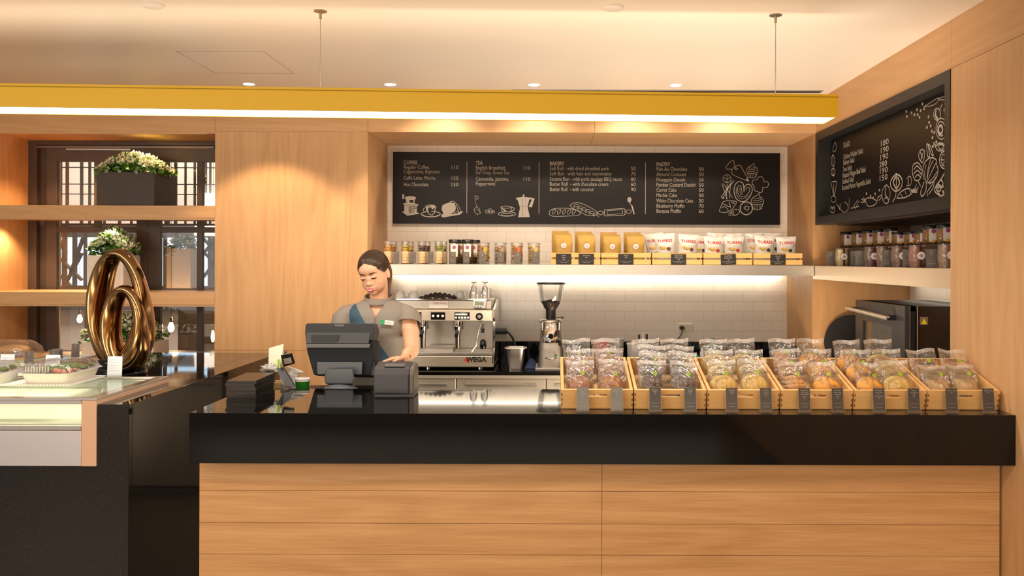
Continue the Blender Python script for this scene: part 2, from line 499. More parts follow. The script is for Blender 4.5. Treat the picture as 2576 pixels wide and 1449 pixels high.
# right wall: panels beside the viewer, band over the menu, reveals of the side niche
NB = 3.963      # near edge of the side niche
END = 6.05
MB().box(XR, XR + .08, NB, 6.9, 2.455, CEIL).box(XR, XR + .08, -2.5, NB - .002, 2.455, CEIL).build('wall_right_band', OAKY, kind='structure')
MB().box(XR, XR + .75, -2.5, NB, 0, 2.453).build('wall_right', OAKV, kind='structure')
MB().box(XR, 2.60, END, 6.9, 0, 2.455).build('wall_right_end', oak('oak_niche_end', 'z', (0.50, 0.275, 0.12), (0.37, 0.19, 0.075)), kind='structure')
struct('wall_right_tiled', (2.484, 2.60, NB, END, 0, 1.83), TILEY)
struct('trim_2', (XR + .17, 2.60, NB, END, 1.826, 1.85), mat('niche_soffit', (.10, .07, .055), .5))

# shelves in the left niche
SHW = OAKH
for nm, z1, z0, lab in (('niche_shelf', 1.947, 1.862, 'upper thick oak shelf in the left niche, under the dark planter'),
                   ('niche_shelf', 1.354, 1.268, 'middle thick oak shelf in the left niche, behind the bronze sculpture')):
    t = thing(nm, lab, 'shelf', (0, 0, 0), group=None)
    MB().box(XL, -2.300, FAC, 6.46, z0, z1).build('board', SHW, t, bevel=.002)
    MB().box(XL, -2.300, FAC + .004, FAC + .02, z0 - .012, z0).build('edge_strip', SHW, t)
t = thing('niche_ledge', 'deep oak ledge at the foot of the left niche, right of the bronze sculpture', 'ledge')
MB().box(XL, -2.300, FAC, 6.46, .865, .90).build('board', OAKH, t, bevel=.002)
MB().box(XL, -2.300, FAC + .012, 6.44, 0.0, .862).build('panel', OAKH, t)

# dark glazed screen behind the left niche
WY0, WY1 = 6.47, 6.53
def wx(px): return (px - CX) * 6.49 / F_PX
def wz(py): return EYE - (py - CY) * 6.49 / F_PX
wd = thing('window_1', None, None); wd['kind'] = 'structure'
f = MB()
f.box(XL, wx(95), WY0, WY1, .5, 2.452)                                   # left post
f.box(wx(95), wx(116), WY0 + .05, WY1 + .04, .5, 2.452)                  # shadow gap
f.box(wx(116), wx(142), WY0 + .02, WY1, .5, wz(380))
f.box(XL, -2.30, WY0 - .004, WY1, wz(369), 2.454)
f.box(wx(116), -2.30, WY0 + .0188, WY1 - .001, wz(410), wz(369))
f.box(wx(142), -2.30, WY0 + .0222, WY1 - .002, wz(588), wz(574))
f.box(wx(235), wx(251), WY0 + .024, WY1 - .004, wz(574), wz(410))
f.box(wx(343), wx(370.6), WY0 + .02, WY1, .5, wz(410)); f.box(wx(371.6), wx(403), WY0 + .02, WY1, .5, wz(410))
f.box(wx(495), wx(509), WY0 + .02, WY1, .5, wz(410))
f.box(XL, -2.30, WY0 + .02, WY1, .5, .90)
f.build('window_frame', FRAMEW, wd, bevel=.002)
MB().box(wx(168), wx(330), WY0 + .004, WY0 + .018, wz(382), wz(378)).build('rail_reflector', STEELS, wd)
MB().box(XL, wx(540), WY0 + .001, WY0 + .015, wz(377), wz(371.5)).build('track', mat('bronze_track', (.20, .15, .12), .4, 0.6), wd)
MB().box(wx(142), -2.30, WY0 + .04, WY0 + .044, .9, wz(410)).build('glass_pane', GLASS, wd)

# the room beyond the glazed screen
PINKW = mat('beyond_wall_paint', (.80, .66, .58), .7)
struct('wall_beyond', (-9.5, -1.5, 11.0, 11.1, 0, 4.2), PINKW)
struct('ceiling_beyond', (-9.5, -1.5, 6.91, 11.1, 4.2, 4.3), CEILM)
area('beyond_wall_fill', (-4.9, 9.4, 3.9), 3.0, 1.4, 150, (1, .86, .74))  # unseen area light added to brighten the far wall
sky = thing('beyond_daylight_window', 'bright bluish window seen through the lattice beyond the left niche', 'window', (0, 0, 0))
q = MB()
for i in range(4):
    x0 = -7.1 + i * 1.0
    q.box(x0, x0 + .86, 10.9, 10.94, 1.05, 1.85)
q.build('glowing_pane', emis('daylight_pane', (.62, .80, 1.0), 1.6), sky)
q = MB().box(-7.2, -3.0, 10.86, 10.98, .95, 1.05).box(-7.2, -3.0, 10.86, 10.98, 1.85, 1.93)
for i in range(5): q.box(-7.24 + i * 1.0, -7.10 + i * 1.0, 10.86, 10.98, 1.05, 1.85)
q.build('window_frame', FRAMEW, sky)
lat = thing('lattice_screen', 'dark geometric lattice screen seen through the glass of the left niche', 'screen')
def lx(px): return (px - CX) * 7.8 / F_PX
def lz(py): return EYE - (py - CY) * 7.8 / F_PX
q = MB()
for y in (424, 466, 491, 520): q.box(lx(140), lx(545), 7.78, 7.82, lz(y + 1.6), lz(y))
for x, w_ in ((152, 2), (168, 3), (205, 2), (225, 2), (262, 2), (300, 3), (330, 2), (416, 5), (424, 2), (440, 4), (466, 1.5), (489, 2), (516, 3), (528, 2)):
    q.box(lx(x), lx(x + w_), 7.775, 7.815, lz(575), lz(405))
q.box(lx(140), lx(545), 7.77, 7.83, lz(584), lz(566))
q.build('grid_bars', FRAMEW, lat)
q = MB()
def bar(x0, y0, x1, y1, w_=5):
    a = Vector((lx(x0), 0, lz(y0))); b = Vector((lx(x1), 0, lz(y1)))
    L = (b - a).length; an = math.atan2(b.z - a.z, b.x - a.x); h = w_ * 7.8 / F_PX / 2
    q.box(0, L, -.02, .02, -h, h, Matrix.Translation((a.x, 7.8, a.z)) @ Matrix.Rotation(-an, 4, 'Y'))
for (x0, y0, x1, y1) in ((146, 648, 206, 708), (206, 640, 168, 712), (146, 690, 190, 735), (440, 625, 470, 595), (470, 595, 497, 640), (505, 595, 545, 640), (545, 600, 512, 640), (515, 640, 545, 668), (545, 655, 512, 700),
                         (146, 600, 166, 640), (210, 600, 178, 690), (300, 590, 345, 650), (345, 600, 300, 660), (420, 700, 500, 690)):
    bar(x0, y0, x1, y1)
for (x, w_) in ((158, 8), (184, 7), (212, 4), (318, 5), (412, 6), (441, 4), (524, 4), (538, 4)): q.box(lx(x), lx(x + w_), 7.785, 7.825, lz(735), lz(584))
q.box(lx(140), lx(545), 7.77, 7.83, lz(750), lz(722))
q.build('diagonal_bars', mat('brown_lattice', (.13, .085, .06), .5), lat)
q = MB().box(lx(168), lx(345), 8.1, 8.14, 0.0, lz(790)).box(lx(412), lx(545), 8.1, 8.14, 0.0, lz(772))
q.build('low_panel', mat('taupe_panel', (.13, .095, .075), .5), lat)
# reflections of bare bulbs, built as solid bulbs beyond the glass
bulbm = emis('bulb_glow', (1, .62, .28), 14)
def bulb(p, lab, k, kz):
    bt = thing('bulb_reflection', lab, 'bulb', p, group='bulb reflections built solid beyond the left niche')
    T = Matrix.Diagonal((k, k, kz, 1))
    MB().lathe([(.0, -.042), (.012, -.038), (.020, -.022), (.021, -.008), (.014, .014), (.009, .026), (.0, .03)], 14, T).build('glass_bulb', bulbm, bt)
    MB().cyl((0, 0, .026), .010, .035, 12, T).build('socket', mat('aged_brass', (.30, .19, .08), .35, .9), bt)
    MB().cyl((0, 0, .061 * kz), .0015, 4.2 - p[2] - .061 * kz, 6).build('cord', BLK, bt)
bulb(at(201, 803, 6.95), 'reflected bare bulb, built solid, just left of the bronze sculpture', 1, 1)
bulb(at(431, 823, 6.95), 'larger reflected bulb, built solid behind the right panes of the left niche', 1.15, 1.15)
bulb(at(407, 825, 7.2), 'slim reflected bulb, built solid beside the larger bulb, nearer the dark mullion', .6, .95)
bulb(at(536, 845, 6.9), 'reflected tube bulb, built solid at the right edge of the left niche, against the oak pillar', .7, 1.4)
l = bpy.data.lights.new('bulb_light', 'POINT'); l.energy = 4; l.color = (1, .6, .3); l.shadow_soft_size = .03  # point light added to go with the solid bulb reflections
o = bpy.data.objects.new('bulb_light', l); COL.objects.link(o); o.location = at(440, 800, 7.05)

# ------------------------------------------------------------------ lamps of the shop
# pendant: a yellow channel with a white diffuser underneath
p0 = at(2108, 264, 3.80); p1 = at(-700, 236, 3.66)
pl = thing('linear_pendant_lamp', 'long yellow linear pendant lamp with a glowing white underside', 'lamp', (0, 0, 0))
BEAMH = .100
def beam(h0, h1, ya, yb, xin=0.0):
    a = p0 - Vector((xin, 0, 0)); b = p1
    return [(b.x, b.y + ya, b.z + h0), (a.x, a.y + ya, a.z + h0), (a.x, a.y + yb, a.z + h0), (b.x, b.y + yb, b.z + h0),
            (b.x, b.y + ya, b.z + h1), (a.x, a.y + ya, a.z + h1), (a.x, a.y + yb, a.z + h1), (b.x, b.y + yb, b.z + h1)]
FB = [(0, 3, 2, 1), (4, 5, 6, 7), (0, 1, 5, 4), (1, 2, 6, 5), (2, 3, 7, 6), (3, 0, 4, 7)]
mb = MB()
mb.add(beam(.035, .0495, 0, .20), FB); mb.add(beam(-.0495, .04, 0, .008), FB); mb.add(beam(-.0495, .04, .192, .20), FB)
a = p0; mb.box(a.x - .008, a.x, a.y, a.y + .20, a.z - .0495, a.z + .049)
mb.build('housing', YEL, pl)
MB().add(beam(-.047, -.040, .0085, .1915, .009), FB).build('diffuser', emis('lamp_diffuser', (1, .97, .90), 3.2), pl)
for X, Y in ((-1.018, 3.85), (0.996, 3.89)):
    k = (X - p1.x) / (p0.x - p1.x); zt = p1.z + (p0.z - p1.z) * k + .048
    MB().cyl((X, Y, zt), .0022, CEIL - zt, 8).build('suspension_rod', STEELS, pl)
    MB().cyl((X, Y, CEIL - .004), .028, .0045, 20).cyl((X, Y, CEIL - .035), .006, .032, 10).build('ceiling_plate', mat('nickel', (.35, .30, .25), .35, 1.0), pl)
area('pendant_light', (-1.2, 3.83, 2.19), 4.9, .16, 26, NEUT)
# recessed spots
sl = thing('recessed_spotlight', 'round recessed ceiling spotlight, leftmost of the row above the yellow lamp', 'spotlight', (-1.886, 5.45, CEIL), group='recessed spots above the yellow lamp')
MB().lathe([(.034, -.003), (.042, -.003), (.045, 0.001)], 24).build('bezel', WPLAS, sl)
MB().disc(.034, -.0035, 24).build('lens', emis('spot_lens', (1, .93, .78), 30), sl)
labs = ['recessed ceiling spotlight, second from the left above the yellow lamp', 'recessed ceiling spotlight, second from the right above the yellow lamp', 'recessed ceiling spotlight, rightmost of the row above the yellow lamp']
for x, lb in zip((-1.005, -.11, .774), labs): dup(sl, (x, 5.45, CEIL), label=lb)
spot('spot_beam', (-1.886, 5.45, CEIL - .02), 42, WARM, 94, .30, (-1.886, 5.75, 0))
spot('spot_beam', (-1.005, 5.45, CEIL - .02), 30, WARM, 94, .30, (-1.005, 5.75, 0))
for x in (-.75, -.11, .55, 1.2):  # extra beams added to brighten the tiled wall, some without a fixture
    spot('spot_beam', (x, 5.45, CEIL - .02), 26, SOFT, 80, .8, (x, 6.7, 1.55))
# more spots of the same kind in front, over the counter, above the picture
for x in (-3.2, -2.3, -1.2, -.1, 1.0):
    spot('counter_spot', (x, 3.1, CEIL - .02), 17, SOFT, 75, .7, (x, 3.35, 0))
# warm spots inside the left niche
for x in (-3.45, -2.85):
    spot('niche_spot', (x, 6.2, 2.43), 26, (1, .62, .30), 110, .6, (x - .1, 6.15, 0))
spot('niche_spot', (-3.75, 6.15, 1.83), 14, (1, .62, .30), 130, .6, (-3.8, 6.1, 0))
spot('niche_spot', (-3.3, 6.2, 1.83), 16, (1, .70, .42), 120, .6, (-3.3, 6.15, 0))
spot('niche_spot', (-3.08, 6.12, 1.83), 16, (1, .80, .58), 80, .7, (-3.1, 6.2, 1.5))
spot('niche_spot', (-3.3, 6.2, 1.24), 12, (1, .66, .36), 120, .6, (-3.3, 6.15, 0))
# ceiling discs
d = thing('ceiling_disc', 'round white ceiling disc at the upper left', 'ceiling disc', (-1.714, 3.76, CEIL))
MB().lathe([(0, -.012), (.040, -.012), (.046, -.007), (.047, .001)], 28).build('cover', mat('disc_white', (.78, .72, .66), .4), d)
dup(d, (.263, 3.77, CEIL), label='round white ceiling disc above the right half of the yellow lamp')
# ================================================================== counters
BZ = 0.983       # top of the bar
BF, BB = 3.40, 4.05
bar_ = thing('bar_counter', 'long bar counter with glossy black stone top and horizontal oak front panel', 'counter', (0, 0, 0))
MB().box(-1.405, XR - .001, BF, BB, BZ - .196, BZ).build('stone_top', STONE, bar_, bevel=.0015)
pz = [0.0, .155, .275, .40, .525, .655, .787]
mb = MB()
for a, b in zip(pz[:-1], pz[1:]):
    mb.box(-1.405, .206, 3.503, 3.60, a + .001, b - .001); mb.box(.208, 1.7995, 3.503, 3.60, a + .001, b - .001)
mb.build('oak_panel', OAKP, bar_)
MB().box(-1.404, XR - .002, 3.506, BB - .05, 0, .786).build('carcass', mat('panel_gap', (.16, .075, .03), .7), bar_)
# lower work surface behind the bar
ws = thing('work_counter', 'low steel work counter behind the bar, under the till', 'counter', (0, 0, 0))
MB().box(-1.35, XR - .01, BB + .002, 4.42, .80, .83).build('work_surface', STEELS, ws)
MB().box(-1.33, XR - .02, BB + .01, 4.40, 0, .799).build('cabinet', mat('work_cabinet', (.25, .23, .20), .5), ws)

# left stone counter
ZB = BZ
lc = thing('stone_counter', 'black speckled stone counter block at the left holding the glass display case', 'counter', (0, 0, 0))
mb = MB()
mb.box(-1.860, -1.73, 3.59, 5.6, 0, ZB)                    # right wing beside the case
mb.build('side_block', STONE, lc, bevel=.0015)
mb = MB().box(-4.2, -1.861, 3.60, 5.6, 0, .728).build('base', STONEF, lc)
MB().box(-1.859, -1.731, 3.588, 3.5895, 0, ZB - .002).build('front_face', STONEF, lc)
lt = thing('stone_plinth', 'raised black stone top under the bronze sculpture, behind the glowing case', 'counter', (0, 0, 0))
MB().box(-2.68, -1.861, 4.268, 5.6, .7285, ZB).build('top_slab', STONE, lt, bevel=.001)

# display case one (front)
FROST = mat('frosted_panel_added_glow', (.80, .80, .62), .4, emit=(.93, .93, .66), estr=.55)  # glow put in as emission to brighten the case interior
CASEW = mat('pinkish_steel_reflection', (.62, .40, .27), .28, spec=.5)  # pinkish reflection on the stainless strip put into the base colour
CASEG = mat('case_metal', (.60, .56, .58), .35, .75)
def case(name, label, x0, x1, y0, y1):
    t = thing(name, label, 'display case', (0, 0, 0))
    MB().box(x0, x1 - .063, y0 - .006, y0 + .03, .73, .876).build('lower_panel', CASEG, t, bevel=.002)
    MB().box(x1 - .062, x1, y0 - .006, y1, .73, 1.000).build('side_panel', CASEW, t, bevel=.001)
    mb = MB().box(x0, x1 - .063, y0 - .009, y0 + .01, .879, .896).box(x0, x1 - .063, y0 - .009, y0 + .012, .985, 1.000)
    mb.box(x0, x1, y0 - .007, y0 + .03, 1.0005, 1.010).box(x1 - .05, x1, y0 + .03, y1, 1.0005, 1.010).box(x0, x1 - .05, y1 - .03, y1, 1.0005, 1.010)
    mb.build('metal_frame', mat('case_frame', (.66, .60, .54), .22, .9), t, bevel=.001)
    MB().box(x0, x1 - .066, y0 - .002, y0 + .002, .897, .984).build('front_glass', GLASS, t)
    MB().box(x0, x1 - .052, y0 + .032, y1 - .032, 1.000, 1.006).build('top_glass', GLASS, t)
    MB().box(x0, x1 - .066, y0 + .04, y1 - .02, .885, .893).build('case_floor', mat('case_floor_cream', (.74, .74, .55), .4, noise=.12, nscale=18), t)
    MB().box(x0, x1 - .066, y0 + .16, y0 + .166, .893, .971).build('added_glow_panel', FROST, t)
    MB().box(x0, x1 - .066, y1 - .02, y1 - .012, .893, .995).build('rear_panel', FROST, t)
    mb = MB().box(x0, x1 - .26, y0 + .10, y1 - .16, .972, .980)
    mb.build('inner_shelf', mat('inner_frosted_shelf', (.70, .72, .52), .3), t)
    area('case_light', ((x0 + x1) / 2 - .05, (y0 + y1) / 2, .985), (x1 - x0) * .9, .25, 2.0, (1, .97, .72))
    return t
case('display_case', 'low glass display case with glowing interior and brushed metal front, at the left edge', -2.90, -1.861, 3.59, 4.26)
case('display_case', 'rear glass display case behind the salad boxes, carrying small price cards', -3.90, -2.70, 4.62, 5.25)

# ------------------------------------------------------------------ back counter
BC = .83
bc = thing('back_counter', 'back counter with black worktop and brushed steel fronts below the tiled wall', 'counter', (0, 0, 0))
MB().box(-1.252, XR - .003, 5.87, 6.703, BC - .022, BC).build('worktop', STONE, bc)
struct('trim_3', (-1.252, XR - .003, 6.66, 6.703, BC + .0005, .962), BLKG)
struct('trim_4', (XR - .03, XR - .003, 6.0, 6.66, BC + .0005, .962), BLKG)
MB().box(-1.252, XR - .003, 5.872, 5.90, BC - .045, BC - .0225).build('edge_trim', WARMST, bc)
MB().box(-1.252, XR - .003, 5.92, 6.69, 0, BC - .046).build('carcass', mat('carcass_steel', (.30, .28, .25), .4, .7), bc)
for i in range(5):
    x0 = -1.24 + i * .606
    mb = MB().box(x0, x0 + .60, 5.90, 5.919, .05, BC - .05)
    d = mb.build('door', WARMST, bc, bevel=.003)
    MB().box(x0 + .06, x0 + .54, 5.885, 5.899, BC - .10, BC - .085).build('handle', STEEL, d)
# right end part under the oven, inside the side niche
sc_ = thing('side_counter', 'black worktop in the side niche that carries the oven', 'counter', (0, 0, 0))
MB().box(XR + .005, 2.48, NB + .01, END - .002, BC - .03, BC).build('worktop', STONE, sc_)
MB().box(XR + .02, 2.48, NB + .01, END - .002, 0, BC - .031).build('cabinet', mat('cabinet_brown', (.10, .06, .04), .5), sc_)

# ------------------------------------------------------------------ steel shelves
sh = thing('steel_shelf', 'long brushed steel shelf with a glowing underside across the tiled niche', 'shelf', (0, 0, 0))
MB().box(-1.253, XR - .002, 6.01, 6.703, 1.479, 1.551).build('shelf_body', STEELS, sh, bevel=.0015)
MB().box(-1.22, XR - .03, 6.665, 6.69, 1.470, 1.4785).build('light_strip', emis('led_strip', (1, .90, .72), 5), sh)
area('shelf_light', (.27, 6.655, 1.468), 2.9, .03, 2.2, (1, .86, .66), (R(8), 0, 0))
s2 = thing('steel_shelf', 'steel shelf in the side niche under the salad menu, full of jars', 'shelf', (0, 0, 0))
MB().box(XR + .001, 2.483, NB + .003, END - .002, 1.455, 1.549).build('shelf_body', mat('champagne_steel', (.70, .58, .44), .38, .8), s2, bevel=.0015)
MB().box(2.42, 2.45, NB + .1, END - .1, 1.448, 1.4545).build('light_strip', emis('led_strip_side', (1, .88, .70), 2.5), s2)
area('side_niche_light', (2.38, 5.0, 1.44),   .05, 1.8, 1.0, (1, .84, .62))

# ================================================================== menu boards
BY = 6.668
mbd = thing('menu_board', 'wide black menu board listing coffee, tea, bakery and pastry on the tiled wall', 'menu board', (0, 0, 0))
def bx(px): return (px - CX) * BY / F_PX
def bz(py): return EYE - (py - CY) * BY / F_PX
MB().box(bx(988), bx(1961.5), BY, BACK - .001, bz(563.5), bz(383.5)).build('board', BOARD, mbd, bevel=.001)
TS = .0415      # letter size of the lines
YF = BY - .0012
def line(s, x0, x1, y, size=TS, bold=0.0):
    m_ = MB(); put_text(m_, s, size, bx(x0), YF, bz(y), bold=bold, width=(bx(x1) - bx(x0)) if x1 else None)
    m_.build('heading' if bold else 'menu_line', CHALK, mbd)
def price(s, x, y): m_ = MB(); put_text(m_, s, TS * .95, bx(x), YF, bz(y)); m_.build('price', CHALK, mbd)
for s, x0, x1, y in (('COFFEE', 1014.5, 1049, 414.5), ('TEA', 1196, 1213.5, 415), ('BAKERY', 1382, 1418, 416), ('PASTRY', 1650.5, 1685, 417)):
    line(s, x0, x1, y, TS, .0006)
for s, x1, y, p in (('Regular Coffee,', 1079, 426, '110'), ('Cappuccino, Espresso', 1105, 437, None), ('Caffé Latte, Mocha', 1094, 453, '130'), ('Hot Chocolate', 1076, 469.5, '130')):
    line(s, 1014.5, x1, y)
    if p: price(p, 1133, y)
for s, x1, y, p in (('English Breakfast,', 1271, 427, '110'), ('Earl Grey, Green Tea', 1280, 439, None), ('Camomile, Jasmine,', 1279, 455, '110'), ('Peppermint', 1245, 467, None)):
    line(s, 1196, x1, y)
    if p: price(p, 1314, y)
for s, x1, y, p in (('Soft Roll - with dried shredded pork', 1530.5, 428, '50'), ('Soft Bun - with ham and mayonnaise', 1537, 441, '70'),
                    ('Sesame Bun - with pork sausage BBQ sauce', 1563.5, 454.5, '80'), ('Butter Roll  - with chocolate cream', 1528.5, 467.5, '60'), ('Butter Roll  - with coconut', 1492, 480.5, '90')):
    line(s, 1382, x1, y); price(p, 1586, y)
for s, x1, y, p in (('Pain Au Chocolate', 1727, 429, '50'), ('Almond Croissant', 1726, 442, '50'), ('Pineapple Danish', 1722, 455.5, '50'), ('Pandan Custard Danish', 1748, 468.5, '50'),
                    ('Carrot Cake', 1700, 481.5, '50'), ('Marble Cake', 1702, 495, '50'), ('White Chocolate Cake', 1743, 508.5, '50'), ('Blueberry Muffin', 1720.5, 521.5, '70'), ('Banana Muffin', 1712, 534.5, '60')):
    line(s, 1650.5, x1, y); price(p, 1757, y)
for x, y1 in ((1174, 537), (1355.5, 538), (1623, 538)):
    MB().box(bx(x) - .002, bx(x) + .002, YF - .0003, YF + .0003, bz(y1), bz(407.5)).build('divider_line', CHALK, mbd)
# chalk drawings
D = K = None
def start():
    global D, K
    D, K = MB(), MB()
def done(nm):
    d_ = D.build(nm + '_drawing', CHALK, mbd)
    if K.v: K.build('dark_details', BOARD, d_)
start()
def S(pts, w=1.3, o=(0, 0), k=1.0, smooth=True, mbx=None):
    """pts in picture pixels (o + k * p)"""
    P = [(bx(o[0] + k * p[0]), bz(o[1] + k * p[1])) for p in pts]
    if smooth and len(P) > 2:
        Q = []
        n = len(P)
        for i in range(n - 1):
            p0_, p1_, p2_, p3_ = P[max(i - 1, 0)], P[i], P[i + 1], P[min(i + 2, n - 1)]
            for t in (0, .25, .5, .75):
                Q.append(tuple(.5 * ((2 * p1_[j]) + (-p0_[j] + p2_[j]) * t + (2 * p0_[j] - 5 * p1_[j] + 4 * p2_[j] - p3_[j]) * t * t + (-p0_[j] + 3 * p1_[j] - 3 * p2_[j] + p3_[j]) * t ** 3) for j in (0, 1)))
        Q.append(P[-1]); P = Q
    (mbx or D).stroke(P, w * .78 * BY / F_PX, Matrix.Translation((0, YF - (.0006 if mbx is not None else 0), 0)))
def FILL(pts, o=(0, 0), k=1.0, mbx=None):
    P = [(bx(o[0] + k * p[0]), YF - (.0005 if mbx is not None else -.0003), bz(o[1] + k * p[1])) for p in pts]
    (mbx or D).add(P, [tuple(range(len(P)))])
def EL(cx, cy, rx, ry, a0=0, a1=360, n=20):
    return [(cx + rx * math.cos(R(a0 + (a1 - a0) * i / n)), cy + ry * math.sin(R(a0 + (a1 - a0) * i / n))) for i in range(n + 1)]
o, k = (1000, 480), 240 / 2576
# mill
FILL([(120, 110), (170, 100), (180, 230), (135, 240)], o, k)
FILL([(190, 180), (300, 155), (430, 160), (500, 195), (460, 260), (450, 340), (240, 330), (220, 260)], o, k)
FILL([(150, 350), (300, 325), (450, 345), (570, 375), (545, 410), (520, 440), (520, 600), (585, 610), (580, 635), (260, 685), (110, 575), (165, 565), (180, 560), (180, 430)], o, k)
FILL([(305, 262), (430, 255), (425, 330), (340, 335)], o, k, K)
for b in ((305, 450, 350, 530), (370, 440, 430, 490), (450, 440, 500, 490), (310, 545, 350, 600), (370, 530, 430, 590)):
    S([(b[0], b[1]), (b[2], b[1] - 6), (b[2], b[3]), (b[0], b[3] + 6), (b[0], b[1])], 1.4, o, k, False, K)
S([(150, 400), (300, 400), (540, 390)], 1, o, k, True, K)
done('coffee_mill'); start()
# cup
S(EL(895, 640, 255, 75), 2.4, o, k); S(EL(895, 660, 200, 50, 0, 180), 2.2, o, k)
FILL([(745, 420), (850, 385), (980, 390), (1035, 430), (1010, 600), (930, 680), (850, 650), (780, 560)], o, k)
FILL([(820, 480), (900, 450), (935, 520), (990, 470), (1005, 480), (980, 600), (920, 660), (850, 620), (825, 560)], o, k, K)
FILL([(780, 420), (900, 405), (880, 430), (800, 440)], o, k, K)
S([(745, 470), (705, 490), (700, 550), (750, 600)], 1.6, o, k)
done('coffee_cup'); start()
# sack
FILL([(1185, 500), (1210, 400), (1300, 350), (1440, 320), (1540, 350), (1570, 440), (1560, 540), (1500, 600), (1400, 640), (1240, 640)], o, k)
FILL([(1175, 690), (1200, 640), (1400, 640), (1600, 620), (1720, 560), (1770, 575), (1680, 650), (1450, 690), (1260, 725), (1200, 720)], o, k)
S([(1540, 340), (1500, 290), (1420, 300), (1400, 330)], 1.6, o, k); S([(1540, 320), (1640, 420), (1700, 540), (1740, 570)], 1.4, o, k); S([(1570, 350), (1610, 480), (1640, 600)], 1.2, o, k); S([(1520, 620), (1640, 550), (1650, 600)], 1.4, o, k)
done('coffee_sack'); start()
# tea bag
o, k = (960, 350), 520 / 2576
S([(1160, 710), (1200, 715), (1198, 752), (1162, 748), (1160, 710)], 1.2, o, k, False); S([(1170, 755), (1165, 790), (1185, 830), (1183, 845)], .9, o, k)
S([(1150, 880), (1180, 845), (1215, 870), (1230, 925), (1190, 945), (1160, 915), (1150, 880)], 1.3, o, k, False); S([(1170, 885), (1200, 880), (1212, 915)], .9, o, k)
done('tea_bag'); start()
for cx, cy, r in ((1315, 905, 26), (1350, 890, 25), (1390, 908, 18)): S(EL(cx, cy, r, r * .8), 1.1, o, k); S([(cx - 15, cy + 6), (cx, cy - 4), (cx + 14, cy + 6)], .9, o, k)
S([(1340, 925), (1355, 910), (1370, 925), (1350, 940)], 1, o, k)
done('tea_flowers'); start()
# second cup
S(EL(1560, 935, 108, 28), 1.6, o, k); S(EL(1560, 940, 70, 14), 1.1, o, k); S(EL(1550, 850, 65, 13), 1.5, o, k)
S([(1485, 855), (1500, 895), (1530, 925), (1580, 925), (1610, 890), (1616, 852)], 1.6, o, k); S([(1615, 850), (1645, 860), (1645, 885), (1605, 905)], 1.8, o, k)
for i in range(5): S([(1500 + i * 7, 868 + i * 7), (1530 + i * 8, 880 + i * 7)], 1.5, o, k)
done('tea_cup'); start()
# moka pot
FILL([(1665, 735), (1750, 722), (1860, 730), (1905, 740), (1870, 850), (1830, 845), (1872, 752), (1838, 752), (1820, 835), (1820, 860), (1845, 972), (1700, 975), (1722, 860), (1715, 830), (1695, 765)], o, k)
FILL(EL(1767, 706, 11, 17)[:-1], o, k)
S([(1715, 838), (1825, 838)], 1, o, k, False, K); S([(1752, 740), (1758, 960)], .8, o, k, False, K); S([(1795, 740), (1800, 825)], .6, o, k, False, K)
done('moka_pot'); start()
# breads
o, k = (1340, 370), 660 / 2576
S([(160, 650), (180, 615), (260, 600), (380, 605), (450, 630), (465, 655), (420, 672), (250, 680), (180, 675), (160, 650)], 1.5, o, k)
for x in (215, 265, 315, 365, 410): S([(x - 20, 660), (x - 22, 630), (x + 5, 610), (x + 8, 630), (x - 12, 660)], 1.3, o, k)
S([(365, 570), (400, 548), (470, 550), (540, 580), (610, 620), (640, 650), (600, 672), (520, 665), (450, 625), (390, 600), (365, 570)], 1.5, o, k)
for i in range(6):
    x = 395 + i * 38; y = 560 + i * 17
    S([(x, y + 28), (x + 22, y), (x + 52, y + 6)], 1.5, o, k); S([(x + 10, y + 32), (x + 40, y + 22), (x + 62, y + 40)], 1.3, o, k)
done('bread_loaves'); start()
S([(705, 615), (890, 600), (905, 610), (905, 660), (890, 668), (710, 675), (700, 665), (705, 615)], 1.7, o, k, False)
S([(730, 625), (880, 612), (882, 652), (730, 662), (730, 625)], 1.2, o, k, False); S(EL(665, 645, 25, 18), 1.5, o, k); S([(690, 640), (705, 640)], 1.6, o, k); S(EL(942, 632, 24, 18), 1.4, o, k)
done('rolling_pin'); start()
FILL([(965, 575), (980, 572), (1000, 655), (990, 658)], o, k); FILL(EL(948, 515, 20, 26)[:-1], o, k); S([(948, 538), (970, 578)], 2, o, k, False); S([(948, 495), (950, 535)], .7, o, k, False, K)
done('whisk'); start()
# pastry group
o, k = (1790, 390), 170 / 1449
S([(440, 290), (320, 290), (305, 245), (370, 160), (450, 100), (475, 140), (490, 230)], 1.5, o, k); S([(430, 290), (430, 370), (470, 420), (720, 530)], 1.5, o, k); S([(500, 235), (600, 205), (640, 260), (770, 490)], 1.6, o, k)
S([(470, 240), (560, 290)], 1.8, o, k); S([(450, 260), (530, 310)], 1.6, o, k); FILL([(720, 520), (760, 480), (800, 540), (780, 560)], o, k)
def cupcake(cx, cy, s):
    q_ = lambda pts: [(cx + x * s, cy + y * s) for x, y in pts]
    S(q_([(-120, 60), (-120, 0), (-80, -60), (-20, -90), (30, -130), (40, -80), (100, -30), (120, 20), (110, 60)]), 1.5, o, k)
    S(q_([(-115, 65), (0, 85), (110, 60)]), 1.8, o, k); S(q_([(-105, 80), (-75, 160), (0, 180), (70, 160), (100, 75)]), 1.4, o, k)
    for i in range(5): S(q_([(-70 + i * 34, 90), (-55 + i * 28, 168)]), .9, o, k)
    for j in range(3): S(q_([(-95 + j * 12, 30 - j * 38), (0, 45 - j * 38), (90 - j * 15, 10 - j * 36)]), 1.3, o, k)
done('piping_bag'); start(); cupcake(868, 300, 1.0); done('cupcake'); start(); cupcake(980, 960, 1.12); done('cupcake'); start()
